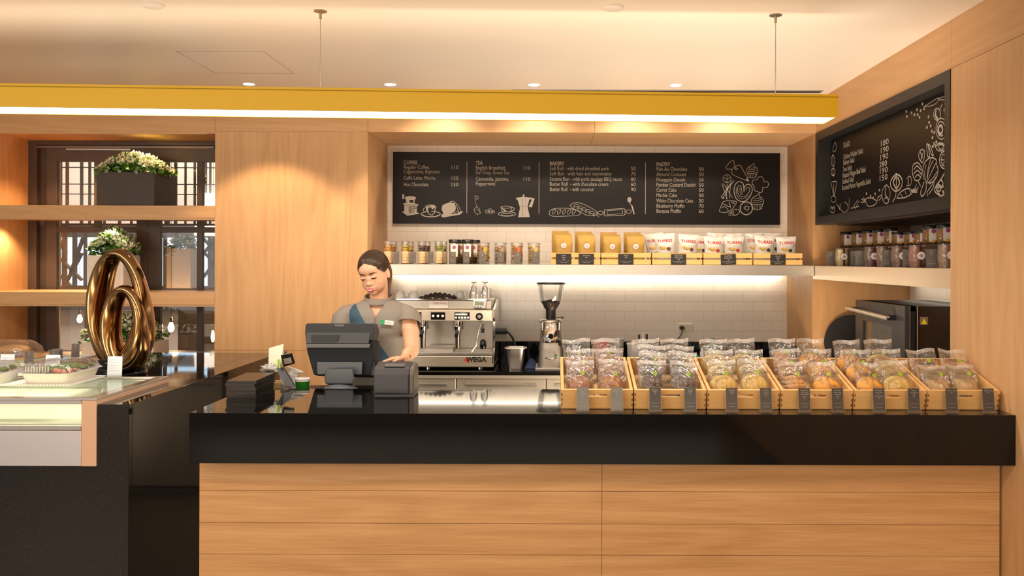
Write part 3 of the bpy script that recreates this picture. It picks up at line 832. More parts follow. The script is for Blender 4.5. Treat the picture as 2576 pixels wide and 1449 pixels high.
S([(965, 520), (1000, 460), (1070, 455), (1115, 520), (1110, 560), (1190, 560), (1215, 620), (1170, 685), (1095, 675), (1090, 740), (1050, 790), (920, 745), (905, 660), (865, 600), (880, 530), (965, 520)], 1.7, o, k)
done('chef_hat'); start()
for cx, cy, r in ((325, 495, 85),): S(EL(cx, cy, r, r), 1.4, o, k); S([(cx - 60, cy - 20), (cx, cy + 10), (cx + 60, cy - 30)], 1.2, o, k); S([(cx, cy - 80), (cx + 5, cy), (cx - 10, cy + 80)], 1.2, o, k)
for a in (((220, 610), (330, 940)), ((250, 600), (440, 900)), ((330, 610), (310, 930)), ((400, 620), (380, 920)), ((480, 540), (260, 800)), ((440, 540), (200, 890)), ((410, 600), (240, 910))): S(list(a), 1.5, o, k)
S([(205, 890), (260, 900), (240, 930), (205, 890)], 1.3, o, k)
done('pretzel_sticks'); start()
S([(690, 770), (680, 640), (650, 580), (580, 560), (510, 610), (475, 740), (510, 900), (600, 975), (700, 980), (800, 900), (860, 780), (860, 680), (810, 620), (750, 620), (700, 680), (690, 770)], 2.2, o, k)
S([(650, 820), (630, 680), (590, 640), (555, 680), (560, 800), (620, 880), (720, 870), (800, 780), (810, 700), (770, 680), (730, 730)], 1.5, o, k)
S([(525, 700), (530, 830), (600, 920), (700, 920), (800, 850)], 1.2, o, k); S([(600, 700), (610, 800), (650, 840)], 1.2, o, k)
done('palmier'); start()
S([(220, 1030), (270, 980), (380, 970), (500, 980), (530, 1010), (450, 1130), (390, 1190)], 1.6, o, k); S([(220, 1030), (300, 1060), (400, 1105), (370, 1000)], 1.8, o, k); S([(220, 1040), (175, 1150), (180, 1210), (330, 1215), (350, 1170), (290, 1100), (220, 1110)], 1.6, o, k)
S([(410, 980), (470, 1040)], 1.2, o, k); S([(450, 985), (490, 1030)], 1.2, o, k)
S([(370, 1280), (370, 1230), (400, 1210), (410, 1270), (380, 1295)], 1.3, o, k); S([(420, 1210), (500, 1150), (590, 1180), (570, 1250), (460, 1285), (430, 1210)], 1.4, o, k); S([(460, 1190), (480, 1270)], 1.2, o, k)
done('croissants'); start()
S(EL(740, 1130, 132, 138), 2.6, o, k); S(EL(750, 1125, 42, 42), 2.0, o, k)
for p in ((700, 1040), (760, 1030), (680, 1120), (770, 1210), (830, 1090)): S([p, (p[0] + 14, p[1] + 5)], 1.3, o, k)
done('doughnut')

# ------------------------------------------------------------------ salad menu in the right wall
sm = thing('menu_board', 'framed black salad menu board set into the right wall above the jars', 'menu board', (0, 0, 0))
XB = 1.892
FR = mat('black_frame', (.014, .013, .012), .38)
y0, y1, z0, z1 = NB + .0005, 5.978, 1.826, 2.453
mb = MB()
mb.box(XR - .004, XB, y0, y0 + .055, z0, z1); mb.box(XR - .004, XB, y1 - .055, y1, z0, z1)
mb.box(XR - .004, XB, y0 + .055, y1 - .055, z0, z0 + .055); mb.box(XR - .004, XB, y0 + .055, y1 - .055, z1 - .055, z1)
mb.build('frame', FR, sm)
MB().box(XB, XB + .02, y0, y1, z0, z1).build('board', BOARD, sm)
MB().box(XB + .021, 2.48, y0, END - .001, z0 + .024, z1).build('housing', BLKM, sm)
XT = XB - .0012
def ry(px): return F_PX * XT / (px - CX)
def rz(px, py): return EYE + (CY - py) * XT / (px - CX)
# matrix: local x -> -y (towards the viewer), local z -> z, facing -x
MR = Matrix(((0, 1, 0, XT), (-1, 0, 0, 0), (0, 0, 1, 0), (0, 0, 0, 1)))
kk, oo = 340 / 1493, (2060, 230)
for s, xa, xb_, y, sz in (('SALAD', 268, 338, 618, .05), ('Chicken Waldorf Salad', 265, 480, 745, .047), ('Salmon Salad', 265, 385, 808, .047), ('Tuna Salad', 262, 358, 880, .047),
                      ('Roasted Wagyu Beef Salad', 260, 510, 948, .047), ('Seafood Salad', 256, 382, 1015, .047), ('Roasted Market Vegetable Salad', 255, 565, 1083, .047)):
    pa, pb = oo[0] + xa * kk, oo[0] + xb_ * kk
    py = oo[1] + y * kk
    RL = MB(); put_text(RL, s, sz, -ry(pa), 0, rz(pa, py), M=MR, width=ry(pa) - ry(pb)); RL.build('menu_line', CHALK, sm)
for s, xa, y in (('180', 668, 602), ('190', 668, 680), ('190', 664, 756), ('280', 662, 832), ('190', 658, 906), ('150', 656, 984)):
    pa = oo[0] + xa * kk; py = oo[1] + y * kk
    RP = MB(); put_text(RP, s, .047, -ry(pa), 0, rz(pa, py), M=MR, width=.115); RP.build('price', CHALK, sm)
RD = MB()
def RS(pts, w=4.0, closed=False, smooth=True):
    P = []
    for x, y in pts:
        px, py = oo[0] + x * kk, oo[1] + y * kk
        P.append((-ry(px), rz(px, py)))
    if closed: P.append(P[0])
    if smooth and len(P) > 2:
        Q = []; n = len(P)
        for i in range(n - 1):
            a, b, c_, d_ = P[max(i - 1, 0)], P[i], P[i + 1], P[min(i + 2, n - 1)]
            for t in (0, .33, .66):
                Q.append(tuple(.5 * (2 * b[j] + (-a[j] + c_[j]) * t + (2 * a[j] - 5 * b[j] + 4 * c_[j] - d_[j]) * t * t + (-a[j] + 3 * b[j] - 3 * c_[j] + d_[j]) * t ** 3) for j in (0, 1)))
        Q.append(P[-1]); P = Q
    RD.stroke(P, w * .00095, MR)
def RE(cx, cy, rx, ryy, w=4, a0=0, a1=360): RS([(cx + rx * math.cos(R(a0 + (a1 - a0) * i / 12)), cy + ryy * math.sin(R(a0 + (a1 - a0) * i / 12))) for i in range(13)], w)
random.seed(4)
# spinach leaf, lettuce, artichokes, carrots, onion, garlic, seeds
RS([(850, 900), (800, 960), (790, 1030), (840, 1090), (900, 1060), (920, 980), (890, 920), (850, 900)], 9); RS([(850, 930), (820, 990), (850, 1060)], 12); RS([(870, 940), (890, 1000), (860, 1060)], 12); RS([(850, 1090), (845, 1150), (815, 1205)], 8); RS([(855, 910), (852, 1080)], 9)
RS([(1160, 960), (1145, 860), (1170, 770), (1230, 720), (1290, 740), (1300, 800), (1315, 860), (1290, 950), (1220, 1010)], 6)
for a in (((1190, 1000), (1200, 860), (1230, 740)), ((1190, 1000), (1240, 880), (1290, 780)), ((1185, 1000), (1165, 900), (1180, 800)), ((1200, 1000), (1260, 940), (1305, 870)), ((1190, 980), (1215, 850), (1260, 750)), ((1210, 1000), (1260, 980), (1290, 930))): RS(a, 5)
RS([(1185, 1000), (1180, 1080), (1150, 1140), (1130, 1140), (1125, 1090), (1160, 990)], 8)
RS([(1030, 860), (1040, 800), (1090, 775), (1130, 830), (1135, 890), (1110, 960), (1060, 970), (1035, 910), (1030, 860)], 6)
for a in (((1050, 850), (1080, 810), (1120, 850)), ((1045, 900), (1085, 860), (1125, 900)), ((1060, 940), (1090, 905), (1120, 935))): RS(a, 6)
RS([(1090, 970), (1120, 1030)], 7)
RS([(860, 1170), (900, 1100), (980, 1060), (1020, 1080), (1020, 1120), (950, 1160), (860, 1170)], 7)
for a in (((900, 1120), (920, 1150)), ((950, 1090), (965, 1140)), ((1000, 1080), (1010, 1110))): RS(a, 5)
for a in (((1020, 1085), (1060, 1060), (1075, 1020)), ((1020, 1090), (1080, 1075), (1095, 1045)), ((1025, 1100), (1085, 1100))): RS(a, 8)
RS([(1200, 1140), (1195, 1100), (1240, 1030), (1270, 980), (1260, 1050), (1215, 1120)], 6)
RS([(1385, 890), (1350, 950), (1300, 1020), (1275, 1080), (1310, 1120), (1350, 1140), (1385, 1120)], 9)
for i in range(9): x = 1300 + random.random() * 75; y = 1000 + random.random() * 110; RS([(x, y), (x + 14, y + 20)], 9)
RE(1345, 1010, 25, 40, 8); RE(1320, 1060, 25, 30, 8)
RE(1350, 400, 62, 115, 5, 60, 330); RE(1345, 400, 42, 80, 6, 60, 330); RE(1340, 410, 22, 45, 14); 
RE(1340, 600, 50, 45, 5); RE(1345, 600, 28, 25, 5); RS([(1300, 590), (1340, 560), (1380, 590)], 4)
RE(1385, 745, 55, 95, 7, 90, 270); RE(1385, 745, 35, 65, 5, 90, 270); RS([(1345, 740), (1385, 745)], 5); RS([(1360, 800), (1385, 760)], 5)
RE(1302, 240, 38, 65, 6); RS([(1290, 200), (1285, 250), (1310, 295)], 14); RS([(1330, 195), (1355, 130)], 6)
RS([(1150, 160), (1220, 115), (1290, 70), (1320, 60), (1300, 110), (1240, 145), (1165, 155)], 4); RS([(1310, 70), (1385, 40)], 4); RS([(1320, 80), (1385, 80)], 4)
RS([(1105, 730), (1100, 680), (1130, 630), (1165, 650), (1160, 720), (1140, 775), (1105, 730)], 6); RS([(1120, 660), (1140, 720)], 8); RS([(1150, 660), (1125, 740)], 6)
RS([(1185, 580), (1200, 570), (1220, 700), (1200, 705), (1185, 580)], 6); RS([(1205, 575), (1225, 585), (1262, 690), (1240, 680), (1205, 575)], 6)
RS([(970, 950), (1000, 925), (1020, 960), (1010, 1020), (965, 1030)], 5); RS([(985, 960), (985, 1025)], 9)
RS([(700, 1080), (740, 1020), (775, 1060), (785, 1130), (760, 1220), (720, 1215), (695, 1150), (700, 1080)], 6); RS([(740, 1040), (730, 1120), (765, 1180)], 10); RE(742, 1195, 30, 30, 6); RS([(700, 1130), (650, 1160)], 6); RS([(700, 1150), (660, 1195)], 6)
RS([(510, 1190), (540, 1165), (600, 1175), (640, 1210), (600, 1250), (540, 1255), (510, 1190)], 7)
for a in (((510, 1200), (470, 1180)), ((510, 1210), (465, 1215)), ((515, 1190), (490, 1165)), ((640, 1200), (655, 1140))): RS(a, 7)
RE(280, 1270, 40, 55, 6, -90, 200); RS([(235, 1230), (225, 1290)], 7); RS([(335, 1170), (330, 1300)], 6); RS([(355, 1280), (440, 1260)], 7); RS([(370, 1285), (425, 1190)], 6); RS([(400, 1290), (440, 1200)], 6); RS([(195, 1230), (235, 1300)], 6)
RE(150, 1300, 25, 30, 8); RS([(120, 1250), (150, 1290)], 8); RS([(175, 1250), (150, 1300)], 7)
RS([(145, 990), (190, 990), (180, 1090), (165, 1140), (140, 1040), (130, 990)], 7); RS([(160, 1010), (165, 1130)], 7); RE(160, 1180, 28, 35, 6)
RE(155, 880, 22, 38, 7); RS([(150, 860), (165, 930)], 7); RS([(145, 820), (135, 740), (155, 690), (175, 760), (160, 830)], 6); RS([(150, 700), (155, 820)], 8); RS([(150, 640), (175, 550), (190, 620), (165, 660), (150, 640)], 5)
for x, y in ((962, 210), (968, 265), (1020, 225), (1052, 245), (1080, 190), (1088, 245), (1108, 272), (1120, 200), (1160, 180), (1140, 125), (1208, 268), (1214, 330), (1190, 385), (1232, 368), (1245, 425), (1270, 440), (1252, 498), (1295, 545), (1272, 563), (1255, 595), (1285, 590),
             (525, 1120), (570, 1145), (598, 1165), (620, 1120), (668, 1080), (1383, 190)): RE(x, y, 5, 7, 9)
RD.build('chalk_drawings', CHALK, sm)
# ================================================================== things on the counters and shelves
random.seed(11)
# ------------------------------------------------------------------ plants
LEAF = mat('leaf_green', (.10, .26, .03), .45, noise=.45, nscale=40)
LEAFD = mat('leaf_dark_green', (.035, .12, .02), .45, noise=.3, nscale=40)
LEAFP = mat('leaf_pale', (.50, .58, .40), .5, noise=.2, nscale=30)
PETAL = mat('petal_cream', (.86, .84, .62), .5)
def foliage(w, d, h, n, seed, front_bias=0.0):
    rnd = random.Random(seed)
    A, B, C, P = MB(), MB(), MB(), MB()
    for i in range(n):
        u, v = rnd.uniform(-1, 1), rnd.uniform(-1, 1)
        ex = 1 - u * u * .62
        top = h * max(.15, ex) * (1 - .25 * v * v)
        z = rnd.uniform(.0, 1) ** .7 * top
        x = u * w * .5 * (1.10 - .25 * z / h); y = v * d * .5 * 1.08
        s = rnd.uniform(.020, .034)
        M = Matrix.Translation((x, y, z)) @ Euler((rnd.uniform(-.9, .9), rnd.uniform(-.9, .9), rnd.uniform(0, 6.28))).to_matrix().to_4x4()
        r = rnd.random()
        m = C if r > .80 else (A if r > .35 else B)
        m.add([(0, 0, 0), (s * .45, s * .35, s * .12), (s * .5, s * .8, s * .1), (0, s * 1.3, -s * .1), (-s * .5, s * .8, s * .1), (-s * .45, s * .35, s * .12), (0, s * .7, s * .0)],
              [(0, 1, 6), (1, 2, 6), (2, 3, 6), (3, 4, 6), (4, 5, 6), (5, 0, 6)], True, M)
        if z > top * .50 and rnd.random() < .85:
            q = s * .80
            Mp = Matrix.Translation((x, y, z + .004)) @ Euler((rnd.uniform(-.8, .5), rnd.uniform(-.5, .5), rnd.uniform(0, 6.28))).to_matrix().to_4x4()
            for k in range(4):
                Mk = Mp @ Matrix.Rotation(k * PI / 2, 4, 'Z') @ Matrix.Rotation(.9, 4, 'X')
                P.add([(0, 0, 0), (q * .35, q * .5, 0), (0, q * 1.2, .002), (-q * .35, q * .5, 0)], [(0, 1, 2, 3)], False, Mk)
    # soil and dense core
    return A, B, C, P
def planter(label, loc, w, d, h, m, fh, n, seed, name='planter'):
    t = thing(name, label, 'planter', loc)
    e = .012
    mb = MB().box(-w/2, w/2, -d/2, -d/2 + e, 0, h).box(-w/2, w/2, d/2 - e, d/2, 0, h).box(-w/2, -w/2 + e, -d/2 + e, d/2 - e, 0, h).box(w/2 - e, w/2, -d/2 + e, d/2 - e, 0, h).box(-w/2 + e, w/2 - e, -d/2 + e, d/2 - e, 0, .01)
    mb.build('pot', m, t)
    MB().box(-w/2 + e, w/2 - e, -d/2 + e, d/2 - e, .011, h - .015).build('soil', mat('soil', (.03, .02, .012), .9), t)
    A, B, C, P = foliage(w, d, fh, n, seed)
    T = (0, 0, h - .012)
    A.build('foliage', [LEAF], t, loc=T); B.build('dark_foliage', [LEAFD], t, loc=T); C.build('pale_foliage', [LEAFP], t, loc=T); P.build('flowers', [PETAL], t, loc=T)
    return t
planter('dark grey rectangular planter of white flowers on the upper shelf of the left niche', (-2.955, 6.235, 1.947), .40, .33, .238, mat('planter_dark', (.055, .042, .036), .5), .155, 900, 1)
planter('white square planter of white flowers on the middle shelf, behind the bronze sculpture', (-3.115, 6.24, 1.354), .25, .25, .252, mat('planter_white', (.78, .70, .62), .4), .20, 800, 2)
planter('white planter with green leaves on the niche ledge, mostly hidden behind the bronze sculpture', (-3.02, 6.22, .90), .50, .25, .10, mat('planter_white', (0, 0, 0)), .22, 420, 3)
planter('beige stand-in for the reflection of the white planter in the right pane', at(462, 727, 7.35), .20, .20, .33, mat('reflected_planter_beige', (.72, .56, .38), .5), .12, 160, 4)  # planter added beyond the glass to imitate a reflection in it

# ------------------------------------------------------------------ bronze sculpture of two rings
sp = thing('ring_sculpture', 'polished bronze sculpture of a small ring nested against a tall oval ring', 'sculpture', (-2.23, 4.53, BZ))
def ring(cx, cz, rx, rz_, tx, ty, yoff, tilt, turn, tz=0):
    """flattened loop; the band is thicker at the bottom"""
    mb = MB()
    def fn(u, v):
        a = 2 * PI * u; b = 2 * PI * v
        k = .62 + .38 * (1 - math.sin(a)) * .5 + .22 * max(0, -math.sin(a)) ** 2
        # local frame: ring in xz plane
        r1 = tx * k; r2 = ty * (.75 + .25 * (1 - math.sin(a)))
        n = Vector((math.cos(a) * rz_, 0, math.sin(a) * rx)).normalized()
        c = Vector((rx * math.cos(a) * (1 - .10 * math.sin(a)), 0, rz_ * math.sin(a)))
        tw = .55 + tz * math.sin(a)
        off = n * (r1 * math.cos(b)) + Vector((0, 1, 0)) * (r2 * math.sin(b))
        off = Matrix.Rotation(tw * math.cos(a) * .5, 3, 'Z') @ off
        return c + off
    M = Matrix.Translation((cx, yoff, cz)) @ Matrix.Rotation(turn, 4, 'Z') @ Matrix.Rotation(tilt, 4, 'Y')
    mb.grid(fn, 64, 24, M, wrap=True)
    return mb
mb = ring(-.005, .350, .135, .275, .046, .075, .02, R(-4), R(-14), .9)
big = mb.build('tall_ring', BRONZE, sp, weld=True, sub=1)
mb = ring(.060, .250, .085, .190, .042, .060, -.065, R(-2), R(-10), .9)
small = mb.build('small_ring', BRONZE, sp, weld=True, sub=1)
DK = mat('bronze_hole', (.06, .028, .010), .3, .7)
def hole(x, y, z, ang, sx, sz):
    T = Matrix.Translation((x, y, z)) @ Matrix.Rotation(R(25), 4, 'Z') @ Matrix.Rotation(ang, 4, 'Y')
    def fn(u, v):
        a = 2 * PI * u
        return (sx * v * math.cos(a), .014 * (1 - v) , sz * v * math.sin(a))
    return MB().grid(fn, 24, 6, T, wrap=True)
hole(.118, -.034, .525, R(-22), .013, .036).build('oval_opening', DK, big)
hole(.137, -.094, .385, R(-38), .009, .027).build('oval_opening', DK, small)
MB().lathe([(.0, .0), (.125, 0), (.128, .006), (.128, .016), (.120, .024), (0, .024)], 40, Matrix.Diagonal((1.05, .8, 1, 1))).build('base_plate', BLKG, sp)
mb = MB().lathe([(.122, .024), (.122, .055), (.112, .078), (0, .088)], 32, Matrix.Diagonal((1.05, .75, 1, 1)))
mb.build('foot', BLKG, sp)

# ------------------------------------------------------------------ food on the display case
CT = 1.0105
tr = thing('serving_tray', 'flat white ribbed tray under the salad boxes on the glass case', 'tray', (-2.31, 4.08, CT))
MB().box(-.155, .155, -.165, .165, 0, .006).build('tray_base', PAPER, tr)
mb = MB()
for i in range(22): mb.box(-.155 + i * .014, -.155 + i * .014 + .009, -.170, -.165, .001, .009)
mb.build('ribbed_edge', PAPER, tr)
CREAMP = mat('cream_plastic', (.80, .74, .68), .35)
GRN = mat('salad_green', (.13, .22, .035), .6, noise=.6, nscale=120, bump=.6, bscale=120)
PNK = mat('salmon_pink', (.55, .22, .14), .5, noise=.3, nscale=60)
def salad_box(label, loc, rz):
    t = thing('salad_box', label, 'food box', loc, (0, 0, rz), group='salad boxes on the glass case')
    mb = MB()
    def wall(u, v):
        a = 2 * PI * u
        ex = 7.0
        cx_, sx_ = math.cos(a), math.sin(a)
        r = (abs(cx_) ** ex + abs(sx_) ** ex) ** (-1 / ex)
        k = .86 + .14 * v; rib = 1 + .012 * math.sin(a * 60)
        return (.115 * k * r * cx_ * rib, .145 * k * r * sx_ * rib, .052 * v)
    mb.grid(wall, 180, 4, wrap=True)
    mb.add([wall(i / 180, 0) for i in range(180)], [tuple(range(180))])
    def rim(u, v):
        a = 2 * PI * u; ex = 7.0; cx_, sx_ = math.cos(a), math.sin(a); r = (abs(cx_) ** ex + abs(sx_) ** ex) ** (-1 / ex)
        return ((.115 + .014 * v) * r * cx_, (.145 + .014 * v) * r * sx_, .052)
    mb.grid(rim, 64, 1, wrap=True)
    mb.build('box_base', mat('ivory_box', (.78, .72, .68), .35), t)
    mb = MB()
    def lid(u, v):
        a = 2 * PI * u; ex = 7.0; cx_, sx_ = math.cos(a), math.sin(a); r = (abs(cx_) ** ex + abs(sx_) ** ex) ** (-1 / ex)
        k = 1 - .22 * v if v < .99 else .0
        z = .053 + .042 * math.sin(v * PI / 2) + (.0025 * math.sin(a * 22) * v * (1 - v) * 4)
        return (.124 * k * r * cx_, .154 * k * r * sx_, z)
    mb.grid(lid, 72, 8, wrap=True)
    mb.build('clear_lid', DOMEP, t)
    rnd = random.Random(5)
    mb = MB()
    for i in range(60):
        x, y = rnd.uniform(-.06, .09), rnd.uniform(-.11, .12)
        mb.ball((x, y, .052 + rnd.uniform(0, .018)), rnd.uniform(.008, .016), 7, 5, sc=(1, 1.3, .7))
    mb.build('salad_leaves', GRN, t)
    mb = MB()
    for i in range(14):
        x, y = rnd.uniform(-.02, .09), rnd.uniform(-.12, -.04)
        mb.ball((x, y, .050 + rnd.uniform(0, .01)), rnd.uniform(.008, .014), 7, 5)
    mb.build('salmon', PNK, t)
    mb = MB()
    for i in range(9): mb.box(-.092 + i * .0125, -.0865 + i * .0125, -.128, -.124, .055, .082)
    mb.build('striped_sticker', PAPER, t)
    return t
salad_box('clear-lidded white box of salad and salmon standing on the ribbed tray', (-2.262, 4.045, CT + .006), R(0))
b2 = salad_box('clear-lidded salad box cut by the left edge of the picture, beside the trayed box', (-2.60, 3.99, CT), R(2))
# white price cards on the case
WC = mat('bluish_white_card', (.80, .86, .95), .3)
def wcard(label, loc, w, h, lean, rz=0):
    t = thing('price_card', label, 'card', loc, (0, 0, rz))
    M = Matrix.Rotation(R(-lean), 4, 'X')
    MB().box(-w/2, w/2, 0, .0015, .002, h, M).build('card', WC, t)
    mb = MB()
    for i in range(5): mb.box(-w * .36, w * (.36 - .06 * (i % 3)), -.0003, .0000, h * (.82 - i * .13), h * (.835 - i * .13), M)
    mb.build('print_lines', mat('card_print', (.45, .52, .62), .6), t)
    MB().box(-w/2, w/2, -.003, .0, 0, .012, M).box(-w/2, w/2, 0, .03, 0, .002).build('acrylic_foot', ACRY, t)
wcard('tall bluish white price card standing in front of the sculpture base', (-2.105, 4.22, CT), .070, .100, 4, R(2))
wcard('small white card behind the trayed salad box', (-2.41, 4.225, CT), .070, .105, 6, 0)
wcard('small white card near the left picture edge, behind the cropped salad box', (-2.63, 4.225, CT), .068, .108, 6, 0)
# wrapped sandwiches in a clear domed tray on the rear case
wr = thing('sandwich_platter', 'clear domed platter of wrapped sandwiches on the rear display case', 'platter', (-3.26, 5.05, CT))
def dome(u, v):
    a = PI * v; x = -.32 + .62 * u
    e = min(1, (1 - u) / .12); e = math.sqrt(max(0, 1 - (1 - e) ** 2))
    return (x, -.12 * math.cos(a) * (.5 + .5 * e), .02 + .085 * math.sin(a) * e)
MB().grid(dome, 24, 14).build('clear_dome', DOMEP, wr)
MB().box(-.33, .335, -.14, .14, .0, .012).build('board', mat('tan_board', (.45, .27, .13), .5), wr)
BRD = mat('bread_crust', (.55, .30, .10), .55, noise=.25, nscale=25)
for x in (-.22, -.02, .16):
    MB().ball((x, 0, .045), .03, 14, 8, sc=(2.9, 2.6, 1.0)).build('sandwich', BRD, wr)
MB().box(-.10, -.03, -.122, .122, .012, .016).build('paper_band', PAPER, wr)
# dark slate price tags on the rear case
def tent(label, loc, w, h, lean, rz, lines, group=None, cm=None, fs=None):
    t = thing('price_tag', label, 'price tag', loc, (0, 0, rz), group=group)
    M = Matrix.Rotation(R(-lean), 4, 'X')
    MB().box(-w/2 + .004, w/2 - .004, .0008, .0016, .006, h - .003, M).build('card', cm or CARDM, t)
    MB().box(-w/2, w/2, -.0012, .0006, 0, h, M).box(-w/2, w/2, .0018, .0034, 0, h, M).box(-w/2, w/2, -.012, .040, -.0002, .0016).build('acrylic_stand', ACRY, t)
    if lines:
        mb = MB(); y = h * .86; s = fs or w * .125
        for ln in lines:
            put_text(mb, ln, s, 0, -.0020, y, 'CENTER', M); y -= s * 1.15
        mb.box(-w * .34, w * .34, -.0021, -.0017, h * .345, h * .352, M)
        put_text(mb, 'Contains gluten', s * .62, 0, -.0020, h * .2, 'CENTER', M)
        mb.build('lettering', CHALK, t)
    return t
for i, (px, py, d, w, h, lab) in enumerate(((42, 898, 4.95, .055, .05, 'dark slate price tag on the rear case, nearest the left picture edge'),
        (73, 905, 4.72, .052, .072, 'dark slate price tag on the rear case, right of the leftmost tag'),
        (141, 890, 4.80, .055, .072, 'dark slate price tag on the rear case, third from the left picture edge'),
        (169, 890, 4.84, .055, .074, 'dark slate price tag on the rear case, fourth from the left picture edge'),
        (204, 890, 5.02, .050, .085, 'dark slate price tag just left of the bronze sculpture'))):
    x = (px - CX) * d / F_PX
    tent(lab, (min(x, -2.73), d, CT), w, h, 8, R(14), ['Salad', 'Roll', '120'], cm=mat('slate_tag', (.12, .085, .065), .4))

# ------------------------------------------------------------------ menus stacked at the bar end
MENU = mat('menu_leather', (.016, .011, .009), .33)
MPAG = mat('menu_pages', (.05, .035, .028), .5)
mx0 = -1.338
mn = None
for i in range(11):
    dx, dy, rz = random.uniform(-.003, .003), random.uniform(-.004, .004), R(random.uniform(-1.2, 1.2))
    z = BZ + i * .0068
    lab = 'thin black menu book stacked at the left end of the bar' + (', topmost one' if i == 10 else ', lowest one' if i == 0 else '')
    t = thing('menu_book', lab, 'menu', (mx0 + dx, 3.925 + dy, z), (0, 0, R(1.5) + rz), group='black menus stacked at the left end of the bar' if 0 < i < 10 else None)
    MB().box(-.0635, .0635, -.155, .118, .0043, .0062).box(-.0635, .0635, -.155, .118, .0002, .002).box(-.0635, -.0615, -.155, .118, .002, .0043).build('cover', MENU, t)
    MB().box(-.061, .060, -.152, .115, .0021, .0042).build('pages', MPAG, t)

# work surface behind the bar: dark drawer, register screen, cup, leaflets
dr = thing('cash_drawer', 'low black cash drawer under the register screen', 'cash drawer', (-1.018, 4.235, .83))
MB().box(-.205, .205, -.17, .17, 0, .118).build('case', BLKM, dr, bevel=.004)
MB().box(-.20, .20, -.174, -.171, .015, .105).build('drawer_front', BLK, dr)
DT = .948
rg = thing('register_screen', 'dark grey touch-screen till seen from behind on its stand, in front of the woman', 'till', (0, 0, 0))
yy = 4.30
def rp(px, py, d=yy): return at(px, py, d)
# housing: back shell as prism in picture plane with depth
def shell(pts_b, db, pts_f, df, m, nm, bev=.004):
    """loft between an outline near the viewer and one farther away"""
    n = len(pts_b)
    vs = [at(x, y, db) for x, y in pts_b] + [at(x, y, df) for x, y in pts_f]
    mb = MB().add(vs, [tuple(range(n)), tuple(range(2 * n - 1, n - 1, -1))] + [(i, i + n, (i + 1) % n + n, (i + 1) % n) for i in range(n)])
    return mb.build(nm, m, rg, bevel=bev)
shell([(768, 836), (769, 819), (774, 815), (938, 815), (942, 838), (938, 858), (770, 862)], 4.200, [(780, 834), (780, 818), (790, 816), (950, 816), (955, 836), (950, 858), (790, 860)], 4.375, DGREY, 'top_shell')
shell([(771, 861), (937, 858), (942, 905), (933, 946), (790, 944), (773, 885)], 4.213, [(785, 860), (955, 858), (962, 925), (962, 952), (800, 948), (790, 885)], 4.395, mat('navy_black_plastic', (.010, .014, .020), .55, spec=.25), 'back_shell')
shell([(772, 839), (932, 839), (928, 866), (770, 866)], 4.195, [(772, 839), (932, 839), (928, 866), (770, 866)], 4.217, mat('till_vent_grey', (.060, .064, .070), .45), 'rear_cover', .002)
shell([(771, 867), (933, 867), (930, 877), (772, 877)], 4.193, [(771, 867), (933, 867), (930, 877), (772, 877)], 4.217, MGREY, 'rear_band', .002)
shell([(783, 844), (854, 844), (852, 858), (845, 862), (784, 862)], 4.191, [(783, 844), (854, 844), (852, 858), (845, 862), (784, 862)], 4.200, DGREY, 'port_cover', .001)
shell([(798, 912), (913, 912), (911, 944), (799, 944)], 4.180, [(798, 912), (913, 912), (911, 944), (799, 944)], 4.217, mat('slate_plastic', (.075, .085, .10), .35), 'hinge_plate', .002)
shell([(822, 931), (888, 930), (892, 952), (888, 968), (820, 968), (817, 952)], 4.115, [(822, 931), (888, 930), (892, 952), (888, 968), (820, 968), (817, 952)], 4.180, mat('slate_plastic', (0, 0, 0)), 'stand_neck', .006)
p = at(854, 974, 4.125)
MB().lathe([(0, 0), (.085, 0), (.092, .006), (.088, .016), (.060, .040), (0, .052)], 36, Matrix.Translation((p.x, 4.145, DT)) @ Matrix.Diagonal((1, .8, 1, 1))).build('stand_foot', mat('slate_plastic', (0, 0, 0)), rg)
mb = MB(); q = at(855, 822, 4.198); put_text(mb, 'POSiFLEX', .011, q.x, q.y - .0015, q.z, 'CENTER'); mb.build('lettering', mat('logo_grey', (.45, .45, .46), .4), rg)

pr = thing('receipt_printer', 'dark grey receipt printer on the bar beside the register screen', 'printer', (-.688, 3.905, BZ))
prof = [(-.075, .006), (-.075, .095), (-.062, .118), (-.045, .128), (.03, .140), (.055, .128), (.07, .10), (.07, .006)]
mb = MB()
MX = Matrix.Rotation(PI / 2, 4, 'Z')
# extrude along x: use prism with swapped axes
vs = [(-.088, y, z) for y, z in prof] + [(.068, y, z) for y, z in prof]; n = len(prof)
mb.add(vs, [tuple(range(n)), tuple(range(2 * n - 1, n - 1, -1))] + [(i, i + n, (i + 1) % n + n, (i + 1) % n) for i in range(n)])
mb.build('body', mat('printer_grey', (.040, .040, .046), .38), pr, bevel=.006, seg=3)
vs = [(.069, y, z) for y, z in prof] + [(.088, y * .97, z * .97 + .002) for y, z in prof]
MB().add(vs, [tuple(range(n)), tuple(range(2 * n - 1, n - 1, -1))] + [(i, i + n, (i + 1) % n + n, (i + 1) % n) for i in range(n)]).build('side_cover', mat('printer_side', (.10, .088, .072), .4), pr, bevel=.004)
MB().box(-.082, .064, -.0775, -.0745, .012, .092).build('front_plate', mat('printer_front', (.028, .030, .042), .35), pr, bevel=.001)
MB().box(-.045, .045, -.040, .006, .131, .1365, Matrix.Rotation(R(7), 4, 'X')).build('paper_lid', MGREY, pr, bevel=.002)
MB().box(-.078, .030, -.079, -.0772, .014, .0165).build('slot', BLK, pr)
MB().box(-.085, .085, -.07, .065, .0, .0065).build('foot_plate', MGREY, pr)

